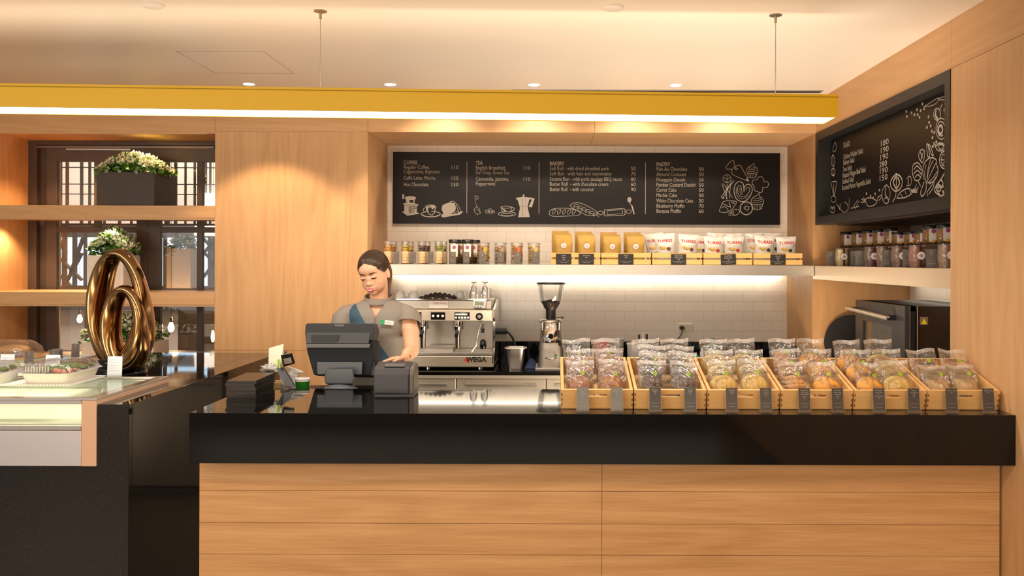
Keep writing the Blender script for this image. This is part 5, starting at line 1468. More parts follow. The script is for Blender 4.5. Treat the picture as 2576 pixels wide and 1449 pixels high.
pq = thing('plug_cable', 'black plug and drooping cable in the white wall socket', 'plug', (0, 0, 0))
p = at(1716, 824, 6.67)
MB().cyl((p.x, 6.66, p.z), .016, .036, 16, axis='y').build('plug', BLK, pq)
pts = [at(1716, 824, 6.655), at(1717, 832, 6.64), at(1714, 842, 6.64), at(1706, 852, 6.64), at(1694, 858, 6.63), at(1688, 880, 6.55)]; pts[-1].z = BC + .006
MB().tube(pts, .004, 8).build('cable', BLK, pq)
jr = thing('glass_jar', 'greenish glass jar with round knob lid behind the third crate', 'jar', (X(1793, 6.35), 6.35, BC))
MB().lathe([(0, .0), (.062, .0), (.066, .03), (.062, .08), (.045, .10), (.044, .115)], 28).build('jar_body', GREENG, jr); MB().lathe([(.060, .114), (.060, .118), (.035, .126), (.010, .128), (.010, .136), (.022, .146), (.023, .158), (.014, .170), (0, .173)], 28).build('lid', mat('green_glass_lid', (.25, .36, .30), .08, alpha=.75), jr)
jr.scale = (1.0, 1.0, 1.12)
sk = thing('salt_shaker', 'small white bottle just left of the greenish glass jar', 'bottle', (X(1767, 6.3), 6.3, BC)); MB().lathe([(0, 0), (.016, 0), (.016, .09), (.008, .105), (.007, .12), (0, .122)], 16).build('bottle', WPLAS, sk)
tw = thing('teal_scourer', 'small teal scouring pad behind the second and third crates', 'scourer', (X(1748, 6.25), 6.25, BC)); MB().ball((0, 0, .045), .04, 12, 8, sc=(1, .6, 1)).build('pad', mat('teal_pad', (.02, .25, .24), .8, noise=.6, nscale=60), tw)

# ================================================================== goods on the long steel shelf
SZ = 1.5515
def SX(px, d): return (px - CX) * d / F_PX
KRAFT = mat('kraft_label', (.72, .52, .30), .6)
def bottle(px, d, fill, label, r=.030, h=.158, kraft=True, lab2=None, name='cookie_bottle', group='glass bottles of cookies on the steel shelf'):
    t = thing(name, label, 'bottle', (SX(px, d), d, SZ), group=group)
    MB().lathe([(0, .001), (r, .001), (r, h * .80), (r * .93, h * .86), (r * .93, h * .90)], 24).build('glass', JARG, t)
    MB().lathe([(r * .95, h * .88), (r * .98, h), (0, h)], 24).build('stopper', film('clear_stopper', .12, .14, (.9, .9, .9), .1, 0) if 'clear_stopper' not in MATS else MATS['clear_stopper'], t)
    mb = MB(); rnd = random.Random(int(px))
    for i in range(9):
        z = .012 + i * h * .088
        mb.lathe([(0, -.006), (r * .72, -.006), (r * .82, 0), (r * .72, .005), (0, .006)], 12, Matrix.Translation((rnd.uniform(-.003, .003), rnd.uniform(-.003, .003), z)) @ Euler((rnd.uniform(-.3, .3), rnd.uniform(-.3, .3), 0)).to_matrix().to_4x4())
    mb.build('cookies', fill, t)
    if kraft:
        lb = MB().lathe([(r * 1.02, .006), (r * 1.02, .088)], 14, a0=PI * 1.5 - 1.0, a1=PI * 1.5 + 1.0).build('paper_label', lab2 or KRAFT, t)
        mb = MB()
        n = 20
        for i in range(n):
            a, b = 2 * PI * i / n, 2 * PI * (i + 1) / n
            mb.box(-.0, .0, 0, 0, 0, 0) if False else mb.stroke([(.021 * math.cos(a), .047 + .023 * math.sin(a)), (.021 * math.cos(b), .047 + .023 * math.sin(b))], .0014, Matrix.Translation((0, -r * 1.03 - .0005, 0)))
        put_text(mb, 'COOKIES', .009, 0, -r * 1.03 - .0006, .044, 'CENTER')
        mb.build('label_print', mat('label_ink', (.20, .12, .06), .7), lb)
    return t
CK1 = mat('cookie_orange', (.78, .38, .08), .6, noise=.3, nscale=40); CK2 = mat('cookie_yellow', (.85, .55, .06), .6, noise=.3, nscale=40)
CK3 = mat('cookie_choc', (.13, .055, .035), .6, noise=.3, nscale=40); CK4 = mat('cookie_green', (.42, .42, .12), .6, noise=.3, nscale=40)
bn = ['orange cookies', 'yellow cookies', 'chocolate cookies', 'olive green cookies']
for i, (px, m) in enumerate(((977, CK1), (1020, CK2), (1062, CK3), (1104, CK4))):
    bottle(px, 6.07, m, f'front glass bottle of {bn[i]} with round paper label on the steel shelf')
    bottle(px + 11, 6.22, m, f'rear glass bottle of {bn[i]}, standing behind its labelled twin')
    MB()
JARL = mat('jar_black_lid', (.012, .011, .011), .35)
NUT = mat('granola', (.36, .17, .06), .7, noise=.6, nscale=90, bump=.6, bscale=120)
def fill_cyl(t, r, h, m, nm='contents'): MB().lathe([(0, .004), (r * .93, .004), (r * .95, h * .9), (0, h * .92)], 20).build(nm, m, t)
MAG = mat('magenta_print', (.35, .08, .22), .5); LBL = mat('cream_label', (.82, .74, .64), .5)
def lid_jar(loc, label, r, h, group, n_lab=1, lab_h=.5, fillm=None, name='lidded_jar', rz=0.0):
    t = thing(name, label, 'jar', loc, (0, 0, rz), group=group)
    MB().lathe([(0, .0005), (r, .0005), (r, h * .86)], 24).build('glass', JARG, t)
    MB().lathe([(r * 1.05, h * .86), (r * 1.06, h), (0, h)], 24).build('lid', JARL, t)
    fill_cyl(t, r, h * .84, fillm or NUT)
    lb = MB().box(-r * .62, r * .62, -r * 1.06, -r * 1.03, h * (.80 - lab_h), h * .80).build('label', LBL, t)
    mb = MB().cyl((0, -r * 1.075, h * .68), r * .32, .0008, 14, axis='y'); mb.build('print_spot', MAG, lb)
    MB().ball((0, -r * 1.065, h * (.83 - lab_h)), r * .28, 8, 6, sc=(1.3, .04, .8)).build('fruit_print', mat('orange_print', (.75, .38, .08), .5), lb)
    return t
for px, w in ((1144, 'left'), (1177, 'right')):
    lid_jar((SX(px, 6.10), 6.10, SZ), f'black-lidded jar of granola with magenta label on the long steel shelf, {w} front one', .040, .172, 'black-lidded granola jars on the long shelf')
    lid_jar((SX(px + 16, 6.25), 6.25, SZ), f'black-lidded jar of granola on the long steel shelf, {w} rear one', .040, .172, 'black-lidded granola jars on the long shelf')
def can(px, label, col):
    d = 6.12; r, h = .043, .150
    t = thing('cookie_canister', label, 'canister', (SX(px, d), d, SZ), group='clear canisters of dried fruit on the steel shelf')
    MB().lathe([(0, .0005), (r, .0005), (r, h * .93)], 28).build('glass', JARG, t)
    MB().lathe([(r * 1.03, h * .93), (r * 1.03, h), (0, h)], 28).build('lid', MATS['clear_stopper'], t)
    mb = MB(); rnd = random.Random(px)
    for i in range(70):
        a = rnd.uniform(0, 6.28); rr = r * .78 * math.sqrt(rnd.uniform(.3, 1)); mb.ball((rr * math.cos(a), rr * math.sin(a), rnd.uniform(.012, h * .86)), rnd.uniform(.007, .012), 6, 4, sc=(1.2, 1, .6))
    mb.build('contents', col[0], t)
    MB().lathe([(r * .9, h * .18), (r * .9, h * .80)], 14, a0=PI * 1.5 + .1, a1=PI * 1.5 + 1.1).build('colour_label', col[1], t)
def cm_(n, c, k=.35): return mat(n, c, .6, noise=k, nscale=35)
can(1216, 'clear canister of mixed chips with a yellow label on the steel shelf', (cm_('chips_tan', (.60, .36, .18)), mat('yellow_label', (.85, .60, .10), .5)))
can(1259, 'clear canister of pale nuts with a teal mark on the steel shelf', (cm_('nuts_tan', (.55, .34, .18)), mat('tan_label', (.62, .42, .25), .5)))
can(1300, 'clear canister with an orange red label on the steel shelf', (cm_('chips_orange', (.68, .34, .12)), mat('orange_red_label', (.80, .22, .06), .5)))
can(1343, 'clear canister of golden crisps, rightmost before the wooden trays', (cm_('chips_gold', (.80, .48, .10)), mat('gold_label', (.85, .66, .25), .5)))
# small slate tags standing on the shelf
SLATE = mat('slate_tag_shelf', (.13, .105, .085), .45)
sn = ['between the orange and yellow cookie bottles', 'between the yellow and chocolate cookie bottles', 'between the chocolate and green cookie bottles', 'before the left granola jar', 'before the right granola jar',
      'before the yellow-labelled canister', 'before the canister of pale nuts', 'before the orange-red labelled canister', 'before the canister of golden crisps']
for i, px in enumerate((997, 1039, 1083, 1139, 1173, 1213, 1259, 1302, 1346)):
    d = 6.03
    tent('small slate price tag on the steel shelf ' + sn[i], (SX(px, d), d, SZ + .0003), .047, .088, 1.5, 0, ['Cookie', '120'] if i < 3 else ['Granola', 'Mix', '180'], cm=SLATE, fs=.008)

# wooden trays
def slat_tray(xa, xb, label):
    d0 = 6.015
    a, b = SX(xa, d0) + .0015, SX(xb, d0) - .0015
    t = thing('slatted_tray', label, 'tray', ((a + b) / 2, d0, SZ + .0003), group='slatted pine trays on the steel shelf')
    w = (b - a) / 2; h, dp = .082, .24; e = .008
    MB().box(-w, w, 0, e, 0, h * .44).build('front_slat', PINEL, t); MB().box(-w, w, 0, e, h * .60, h).build('front_slat', PINEL, t)
    MB().box(-w, w, dp - e, dp, 0, h * .44).box(-w, w, dp - e, dp, h * .60, h).build('back_slats', PINEL, t)
    for s_ in (-1, 1):
        q = MB().box(s_ * w - (e if s_ > 0 else 0), s_ * w + (0 if s_ > 0 else e), e, dp - e, 0, h * .44).box(s_ * w - (e if s_ > 0 else 0), s_ * w + (0 if s_ > 0 else e), e, dp - e, h * .60, h)
        q.build('side_slats', PINEL, t)
    MB().box(-w + e, w - e, e, dp - e, .001, .006).build('bottom', PINEL, t)
    mb = MB()
    for s_ in (-1, 1): mb.box(s_ * (w - .011) - .004, s_ * (w - .011) + .004, e, e + .010, .002, h)
    mb.build('corner_posts', PINEL, t)
    return t
for a, b, lb in ((1386, 1511, 'pine slatted tray holding brown paper coffee bags, leftmost tray'), (1512, 1638, 'pine slatted tray holding brown paper coffee bags, second tray from the left'), (1640, 1767, 'pine slatted tray holding white crisp packets, third tray'),
                 (1769, 1893, 'pine slatted tray holding crisp packets with red tomato print'), (1895, 2019, 'rightmost pine slatted tray on the steel shelf, holding crisp packets')):
    slat_tray(a, b, lb)
KB = mat('kraft_paper_bag', (.47, .28, .060), .42, noise=.12, nscale=20)
def kbag(px, py_top, d, label):
    top = EYE - (py_top - CY) * d / F_PX; h = top - SZ - .008
    t = thing('coffee_pouch', label, 'coffee bag', (SX(px, d), d, SZ + .008), group='brown paper coffee bags in the slatted trays')
    w = .060
    def f(side):
        def g(u, v):
            x = (u - .5) * 2 * w * (1 - .0 * v); pf = math.sin(PI * u) ** .5 * (1 - v ** 2.2) * .026
            return (x, side * (pf + .0012) , v * h)
        return g
    MB().grid(f(-1), 14, 12).grid(f(1), 14, 12).add([(-w, 0, h), (w, 0, h)], []).build('pouch', KB, t)
    MB().box(-w, w, -.0035, -.0015, h * .865, h * .878).build('zip_line', mat('kraft_crease', (.42, .25, .05), .5), t)
    z = h * .62
    mb = MB().cyl((0, -.0240, z), .018, .0008, 24, axis='y'); sl_ = mb.build('round_sticker', PAPER, t)
    mb = MB(); 
    for i in range(4): mb.ball((.007 * math.cos(i * 1.57), -.0248, z + .007 * math.sin(i * 1.57)), .0042, 6, 4, sc=(1, .1, 1))
    mb.build('sticker_print', mat('pinkish_print', (.55, .25, .25), .6), sl_)
    return t
KN = ['first pile from the left', 'second pile from the left', 'third pile from the left', 'fourth pile, beside the crisps']
for i, (px, yt) in enumerate(((1418, 591), (1476, 592), (1540, 594), (1599, 594))):
    kbag(px, yt, 6.075, f'front brown paper coffee bag with round white sticker, {KN[i]}')
    kbag(px - 3, yt - 4, 6.14, f'middle brown paper coffee bag, {KN[i]}')
    kbag(px - 9, yt - 10, 6.20, f'rear brown paper coffee bag leaning behind the others, {KN[i]}')
CRW = mat('crisp_packet', (.66, .63, .58), .26, bump=.7, bscale=26)
TOR = mat('torres_red', (.45, .012, .02), .45)
def crisps(px, py_top, d, rz, label, fruit):
    top = EYE - (py_top - CY) * d / F_PX; h = top - SZ - .008
    t = thing('crisp_packet', label, 'crisp packet', (SX(px, d), d, SZ + .008), (0, R(rz), R(rz)), group='crisp packets in the slatted trays')
    w = .072
    def f(side):
        def g(u, v):
            ed = math.sin(PI * u) ** .6 * math.sin(PI * min(1, max(0, v))) ** .55
            x = (u - .5) * 2 * w * (1 - .10 * math.sin(PI * v))
            return (x, side * (.028 * ed + .0008) + .002 * math.sin(14 * u) * abs(v - .5), v * h)
        return g
    MB().grid(f(-1), 18, 16).grid(f(1), 18, 16).build('packet', CRW, t)
    mb = MB(); put_text(mb, 'TORRES', .0275, 0, -.0300, h * .72, 'CENTER', bold=.0008, width=.104)
    # wrap lettering onto the bulge
    mb.v = [Vector((v[0], -.0012 - .028 * math.sin(PI * min(1, max(0, v[0] / (2 * w) + .5))) ** .6 * math.sin(PI * min(1, v[2] / h)) ** .55, v[2])) for v in mb.v]
    mb.build('lettering', TOR, t)
    MB().ball((-.010, -.026, h * .52), .015, 10, 8, sc=(1.5, .3, .9)).ball((-.028, -.0245, h * .56), .011, 10, 8, sc=(1.3, .3, .8)).build('potato_print', mat('potato_print', (.66, .42, .12), .5), t)
    MB().ball((.020, -.026, h * .49), .013, 10, 8, sc=(1.2, .3, 1)).build('flavour_print', fruit, t)
    return t
BR = mat('brown_truffle', (.16, .075, .03), .6); TM = mat('tomato_red', (.55, .05, .03), .5); OL = mat('olive_dark', (.05, .06, .03), .5)
for px, yt, d, rz, m, lb in ((1655, 586, 6.20, -9, BR, 'rear crisp packet leaning at the left side of the third tray'), (1676, 587, 6.08, -4, BR, 'front crisp packet with brown potato print, left one in the third tray'), (1728, 589, 6.085, 3, BR, 'front crisp packet, right one in the third tray'),
                          (1757, 592, 6.19, 5, OL, 'crisp packet leaning behind at the border of the third and fourth trays'), (1800, 585, 6.20, 2, TM, 'silvery rear crisp packet in the fourth tray, left one'), (1795, 594, 6.08, 1, TM, 'front crisp packet with tomato print, left one in the fourth tray'),
                          (1850, 586, 6.20, -2, TM, 'silvery rear crisp packet in the fourth tray, right one'), (1846, 593, 6.085, 0, TM, 'front crisp packet with tomato print, right one in the fourth tray'), (1901, 585, 6.20, -3, OL, 'rear crisp packet at the left of the rightmost tray'),
                          (1922, 591, 6.08, 1, OL, 'front crisp packet with olive print, left one in the rightmost tray'), (1942, 585, 6.21, 0, OL, 'silvery rear crisp packet in the middle of the rightmost tray'), (1979, 594, 6.085, -2, OL, 'front crisp packet at the right end of the steel shelf')):
    crisps(px, yt, d, rz, lb, m)
blt = ['before the first coffee bag pile', 'before the second coffee bag pile', 'on the second coffee tray', 'on the third tray, below the brown potato crisps', 'slightly tilted on the fourth tray', 'on the rightmost tray']
for i, (px, tx) in enumerate(((1418, ['House', 'Blend', '250']), (1475, ['Dark roast', '250']), (1574.5, ['Arabica', '280']), (1707, ['Black Truffle', 'Potato Chips', '120']), (1833, ['Cured Ham', 'Potato Chips', '120']), (1957, ['Olive oil', 'Chips', '120']))):
    d = 6.008
    t = thing('shelf_sign', 'small black price sign ' + blt[i], 'sign', (SX(px, d), d - .001, SZ + .003), (0, R(-3) if i == 4 else 0, 0))
    MB().box(-.052, .052, 0, .0015, 0, .070).build('card', BLKM, t)
    mb = MB(); y = .060
    for ln in tx: put_text(mb, ln, .0105, 0, -.0006, y - .004, 'CENTER'); y -= .013
    mb.box(-.043, .043, -.0006, .0, .0205, .0213); put_text(mb, 'Contains nuts', .008, 0, -.0006, .009, 'CENTER')
    mb.build('lettering', CHALK, t)

# ================================================================== side niche: jars and pouches on the shelf
SZ2 = 1.5495
def sx(px, X_): return F_PX * X_ / (px - CX)     # distance of the point at column px when it stands at X_
def side(px, X_): return (X_, sx(px, X_), SZ2)
POU = [('pale oats', mat('oats', (.66, .50, .24), .7, noise=.4, nscale=120)), ('dark brown beans', mat('cocoa_brown', (.12, .05, .03), .7, noise=.4, nscale=100)), ('brown nuts', mat('nut_brown', (.20, .085, .045), .7, noise=.4, nscale=100)),
       ('reddish nuts', mat('nut_red', (.34, .12, .06), .7, noise=.5, nscale=80)), ('tan nuts', mat('nut_tan', (.30, .17, .10), .7, noise=.4, nscale=90))]
RIB = mat('maroon_ribbon', (.09, .015, .02), .5)
pouches = []
for i, (px, ki, wd) in enumerate(((2118, 0, 'leftmost, filled with pale oats'), (2193, 1, 'second from the left, dark brown'), (2224, 2, 'partly hidden behind the tall slate tag'), (2263, 2, 'brown, in the middle right of the shelf'), (2308, 3, 'reddish, beside the pale glaring tag'), (2383, 4, 'rightmost, cut by the oak wall'))):
    X_ = 1.875; p = side(px, X_)
    s = .075
    t = thing('nut_pouch', 'ribboned clear pouch on the side niche shelf, ' + wd, 'pouch', p, group='ribboned pouches on the side niche shelf')
    def f(u, v, w=.040):
        a = 2 * PI * u; ex = 3.5; c_, s_ = math.cos(a), math.sin(a); r = (abs(c_) ** ex + abs(s_) ** ex) ** (-1 / ex)
        k = w * (.86 + .14 * math.sin(PI * v) + .25 * max(0, v - .8))
        return (k * r * c_, k * r * s_, .115 * v)
    MB().grid(f, 40, 8, wrap=True).build('clear_pouch', FILM, t)
    MB().grid(lambda u, v: tuple(a * b for a, b in zip(f(u, v), (.93, .93, .93))), 40, 6, wrap=True).add([(x * .93, y * .93, .105) for x, y, z in [f(i_ / 40, 1) for i_ in range(40)]], [tuple(range(40))]).build('nuts', POU[ki][1], t)
    MB().box(-.0425, .0425, -.005, .005, 0.0, .001).box(-.006, .006, -.0425, -.0412, 0, .112).box(-.006, .006, -.043, .043, .111, .113).build('ribbon', RIB, t)
    MB().cyl((0, -.0445, .060), .020, .001, 20, axis='y').build('round_sticker', PAPER, t)
    mb = MB()
    for k in range(4): mb.ball((.006 * math.cos(k * 1.57), -.0456, .060 + .006 * math.sin(k * 1.57)), .0045, 6, 4, sc=(1, .1, 1))
    mb.build('sticker_print', MATS['pinkish_print'], t)
    pouches.append(t)
# second shelf tier carrying the jars: a low clear riser
jl = [(2128, 'leftmost in the upper row'), (2158, 'second from the left in the upper row'), (2184, 'third from the left in the upper row'), (2211, 'upper row, rear, above the middle pouches'), (2240, 'upper row, rear, right of the middle')]
ri = thing('acrylic_riser', 'low dark riser carrying the jars behind the ribboned pouches', 'riser', (0, 0, SZ2))
MB().box(1.93, 2.02, 4.02, 5.95, 0, .118).build('riser_body', mat('riser_brown', (.05, .03, .02), .5), ri)
ZR = SZ2 + .1185
for px, w in jl:
    X_ = 1.975; d = sx(px, X_)
    lid_jar((X_, d, ZR), 'black-lidded nut jar on the side niche shelf, ' + w, .037, .108, 'black-lidded jars in the side niche', lab_h=.62, name='nut_jar', rz=R(0))
for px, w in ((2205, 'lower front row, left one'), (2232, 'lower front row, second'), (2260, 'lower front row, third'), (2291, 'lower front row, fourth'), (2318, 'lower front row, half hidden behind the big jar')):
    X_ = 1.955; d = sx(px, X_)
    if any(abs(d - sx(p_, 1.975)) < .078 for p_, _ in jl): X_ = 2.06
    d = sx(px, X_)
    t = lid_jar((X_, d, SZ2 + (.1185 if X_ < 2.02 else .0)), 'small black-lidded nut jar, ' + w, .036, .075 if X_ < 2.02 else .19, 'black-lidded jars in the side niche', lab_h=.60 if X_ < 2.02 else .3, name='nut_jar')
for px, w in ((2340, 'left one of the tall pair near the oak wall'), (2376, 'right one of the tall pair, cut by the oak wall')):
    X_ = 1.965; d = sx(px, X_)
    lid_jar((X_, d, ZR), 'tall black-lidded nut jar, ' + w, .038, .100, 'black-lidded jars in the side niche', lab_h=.66, name='nut_jar')
for i, (px, X_, w, lean) in enumerate(((2091, 1.85, 'leftmost on the side niche shelf', 5), (2151, 1.86, 'side niche shelf, behind the second tag', 5), (2164, 1.84, 'side niche shelf, right of the oats pouch', 5), (2231, 1.845, 'tallest looking on the side niche shelf', 5), (2284, 1.85, 'side niche shelf, left of the reddish pouch', 8), (2345, 1.84, 'side niche shelf, glaring pale, beside the rightmost pouch', 14))):
    d = sx(px, X_)
    tent('slate price tag, ' + w, (X_, d, SZ2 + .0003), .056, .096, lean, R(-8), ['Mixed', 'Nuts', '150'], cm=SLATE, fs=.008)

# oven, tray, small appliance
ov = thing('oven', 'black countertop oven with lit glass door seen from the side in the right niche', 'oven', (0, 0, BC))
OB = mat('oven_brown_glass', (.030, .014, .007), .12); OF = mat('oven_front_grey', (.035, .033, .033), .3)
ox, oy0, oy1, oh = 2.0, 4.94, 5.74, .497
MB().box(ox + .07, 2.47, oy0, oy0 + .01, 0.02, oh).build('side_panel', OB, ov)
MB().box(ox + .03, ox + .066, oy0 + .012, oy1, .0, oh).box(ox + .03, 2.47, oy0 + .012, oy1, 0, .03).box(ox + .03, 2.47, oy0 + .012, oy1, oh - .03, oh).box(ox + .03, 2.47, oy1 - .02, oy1, .03, oh - .03).box(2.45, 2.47, oy0 + .012, oy1, .03, oh - .03).build('body', BLKM, ov)
# open the door area: frame pieces
mb = MB().box(ox, ox + .028, oy0, oy0 + .19, .0, oh).box(ox, ox + .028, oy1 - .13, oy1, 0, oh).box(ox, ox + .028, oy0 + .19, oy1 - .13, 0, .06).box(ox, ox + .028, oy0 + .19, oy1 - .13, oh - .125, oh)
mb.build('door_frame', OF, ov, bevel=.001)
MB().box(ox + .010, ox + .016, oy0 + .19, oy1 - .13, .06, oh - .125).build('door_glass', GLASS, ov)
mb = MB().box(ox + .0665, ox + .0675, oy0 + .19, oy1 - .13, .06, oh - .125)
for z in (.14, .22, .30): mb.box(ox + .060, ox + .066, oy0 + .19, oy1 - .13, z, z + .004)
mb.box(ox + .058, ox + .066, 5.26, 5.265, .06, oh - .125)
mb.build('lit_cavity', mat('oven_cavity_steel', (.80, .68, .48), .35, .2), ov)
area('oven_lamp', (ox + .05, 5.35, oh - .135),   .03, .42, 11, (1, .80, .48), (0, R(-12), 0))
MB().tube([(ox - .05, oy0 + .12, oh - .075), (ox - .05, oy1 + .02, oh - .055)], .013, 12).build('door_handle', WARMST, ov)
mb = MB().box(ox - .055, ox, oy0 + .12, oy0 + .15, oh - .088, oh - .060); mb.box(ox - .055, ox, oy1 - .03, oy1 - .01, oh - .07, oh - .045); mb.build('handle_mount', BLK, ov)
MB().box(ox + .028, ox + .0295, oy0 - .003, oy0, 0, oh).box(ox + .068, ox + .072, oy0 - .004, oy0, 0, oh).build('edge_trim', WARMST, ov)
MB().box(ox + .085, ox + .130, oy0 - .0015, oy0, oh - .105, oh - .060).build('warning_sticker', mat('sticker_grey', (.22, .15, .09), .5), ov)
MB().add([(ox + .092, oy0 - .002, oh - .100), (ox + .124, oy0 - .002, oh - .100), (ox + .108, oy0 - .002, oh - .068)], [(0, 1, 2)]).build('warning_triangle', mat('warning_yellow', (.85, .62, .01), .4), ov)
rt = thing('round_tray', 'black round tray leaning on the oak niche wall behind the small appliance', 'tray', (2.07, END - .045, BC))
MB().cyl((0, 0, 0), .19, .012, 48, Matrix.Translation((0, 0, .192)) @ Matrix.Rotation(R(-4), 4, 'X'), axis='y').build('disc', BLKM, rt, bevel=.003)
ap = thing('small_appliance', 'small white-cased appliance with black front beside the oven', 'appliance', (2.06, 5.84, BC))
MB().box(-.115, .10, -.06, .06, 0, .155).build('case', WPLAS, ap, bevel=.014, seg=3)
MB().box(-.105, .10, -.064, -.0602, .0, .135).build('front_panel', BLKG, ap, bevel=.004)
mb = MB(); put_text(mb, 'SHARP', .014, -.095, -.0648, .112); mb.build('lettering', PAPER, ap)
# ================================================================== the woman at the till
PX0, PD = (945 - CX) * 4.60 / F_PX, 4.60
person = thing('person', 'woman in a grey short-sleeved tunic with teal sash, smiling down at the till', 'person', (PX0, PD, 0))
SKIN = mat('skin', (.72, .40, .25), .45, sss=.12, noise=.05, nscale=12)
def lp(px, py, dy=0.0):
    v = at(px, py, PD + dy); return Vector((v.x - PX0, dy, v.z))
HC = lp(941, 689.5, -.02)
MH = Matrix.Translation(HC) @ Matrix.Rotation(R(-15), 4, 'Z') @ Matrix.Rotation(R(-8), 4, 'Y') @ Matrix.Rotation(R(17), 4, 'X')
HE = [  # head ellipsoids: centre, radii (head space, facing -y)
    ((0, .014, .030), (.073, .090, .086)), ((0, -.010, -.018), (.066, .072, .070)), ((0, -.024, -.044), (.058, .059, .056)),
    ((.029, -.042, -.034), (.029, .029, .031)), ((-.029, -.042, -.034), (.029, .029, .031)), ((0, -.062, -.084), (.022, .020, .016)),
    ((0, -.055, .035), (.052, .030, .035)), ((0, -.078, -.060), (.026, .013, .018)),
    ((.031, -.066, -.002), (.0170, .0115, .0095)), ((-.031, -.066, -.002), (.0170, .0115, .0095)),
    ((0, -.081, -.010), (.0085, .009, .020)), ((0, -.088, -.030), (.0115, .012, .0100)), ((.0120, -.082, -.033), (.0080, .009, .0065)), ((-.0120, -.082, -.033), (.0080, .009, .0065)),
]
def ff(x, z):
    y = 0
    for c, r in HE:
        t = 1 - ((x - c[0]) / r[0]) ** 2 - ((z - c[2]) / r[2]) ** 2
        if t > 0: y = min(y, c[1] - r[1] * math.sqrt(t))
    return y
B = MB()
for c, r in HE: B.ball(c, 1, 28, 18, MH, sc=r)
for s in (-1, 1):   # ears
    B.ball((s * .074, .008, -.008), 1, 12, 10, MH @ Matrix.Translation((0, 0, 0)), sc=(.009, .018, .030))
neck_top = MH @ Vector((0, .022, -.05)); neck_bot = lp(955, 770, .015)
B.tube([MH @ Vector((0, .02, .0)), neck_top, (neck_top + neck_bot) / 2, neck_bot, neck_bot - Vector((0, 0, .06))], [.050, .050, .048, .052, .062], 20)
SHL, SHR = lp(870, 789, .0), lp(1024, 787, .0)     # viewer's left and right shoulder
cxm = .018
def ringp(z, cx, cy, rx, ry, n=28, ex=2.4):
    out = []
    for i in range(n):
        a = 2 * PI * i / n; c, s = math.cos(a), math.sin(a); r = (abs(c) ** ex + abs(s) ** ex) ** (-1 / ex)
        out.append(Vector((cx + rx * r * c, cy + ry * r * s, z)))
    return out
def loft(mb, rings):
    n = len(rings[0]); vs = [v for r in rings for v in r]
    fs = [(j * n + i, j * n + (i + 1) % n, (j + 1) * n + (i + 1) % n, (j + 1) * n + i) for j in range(len(rings) - 1) for i in range(n)]
    fs += [tuple(range(n))[::-1], tuple(range((len(rings) - 1) * n, len(rings) * n))]
    mb.add(vs, fs, True)
TOR = [(.80, .012, .155, .100), (.90, .012, .152, .098), (1.00, .014, .122, .084), (1.07, .015, .112, .080), (1.15, .017, .128, .090), (1.22, .018, .145, .098), (1.28, .018, .155, .088), (1.325, .018, .135, .070), (1.352, .018, .092, .055), (1.37, .018, .055, .045)]
loft(B, [ringp(z, cx, .012, rx, ry) for z, cx, rx, ry in TOR])
for s in (-1, 1):   # legs and feet (behind the bar)
    B.tube([(s * .080 + .01, .01, .84), (s * .085 + .01, .0, .66), (s * .085 + .01, .0, .48), (s * .08 + .01, .02, .28), (s * .078 + .01, .03, .07)], [.088, .075, .052, .046, .032], 18)
    B.tube([(s * .078 + .01, .05, .035), (s * .085 + .01, -.05, .030), (s * .09 + .01, -.13, .022)], [.034, .034, .022], 12)
def hand(mb, W, D, up, side, curl=.5):
    D = D.normalized(); Y = up.cross(D).normalized(); U = D.cross(Y).normalized()
    M = Matrix((( D.x, Y.x, U.x, W.x), (D.y, Y.y, U.y, W.y), (D.z, Y.z, U.z, W.z), (0, 0, 0, 1)))
    mb.ball((.042, 0, 0), 1, 16, 10, M, sc=(.048, .037, .0145))
    for k, (y, L) in enumerate(((-.027, .056), (-.009, .068), (.009, .072), (.027, .062))):
        x = .072; p = [(x, y, 0)]; a = 0
        for q in range(3):
            a += curl * (.35 + .15 * q); st = L * (.45, .32, .23)[q]
            p.append((p[-1][0] + st * math.cos(a), y * (1 + .12 * q), p[-1][2] - st * math.sin(a)))
        mb.tube([(.045, y * .9, 0)] + p, [.0095, .0090, .0082, .0074, .0060], 10, M); mb.ball(p[-1], .0062, 8, 6, M)
    mb.tube([(.012, side * .028, 0), (.038, side * .046, -.004), (.062, side * .054, -.010), (.078, side * .052, -.016)], [.012, .0105, .009, .007], 10, M); mb.ball((.078, side * .052, -.016), .0072, 8, 6, M)
# viewer's right arm, hand beside the till
EL_, WR = lp(1036, 884, -.15), lp(1017, 902, -.27)
HT = lp(975, 907, -.315)
B.tube([SHR + Vector((-.03, .01, -.01)), SHR + Vector((.004, -.01, -.03)), lp(1033, 838, -.06), EL_, EL_.lerp(WR, .45), WR, WR + (HT - WR) * .12], [.050, .050, .043, .038, .036, .024, .023], 18)
B.ball(EL_, .038, 14, 10)
hand(B, WR, HT - WR, Vector((0, .25, 1)), 1, .45)
# viewer's left arm, reaching behind the screen
EL2, WR2 = lp(856, 890, -.02), lp(868, 905, -.10)
B.tube([SHL + Vector((.03, .01, -.01)), SHL + Vector((-.004, -.005, -.03)), lp(858, 838, -.01), EL2, EL2.lerp(WR2, .5), WR2], [.050, .050, .043, .038, .034, .024], 18)
B.ball(EL2, .038, 14, 10)
hand(B, WR2, Vector((.7, -.12, -.05)), Vector((0, 0, 1)), -1, .5)
B.build('body', SKIN, person, remesh=.0034, smooth_it=8)

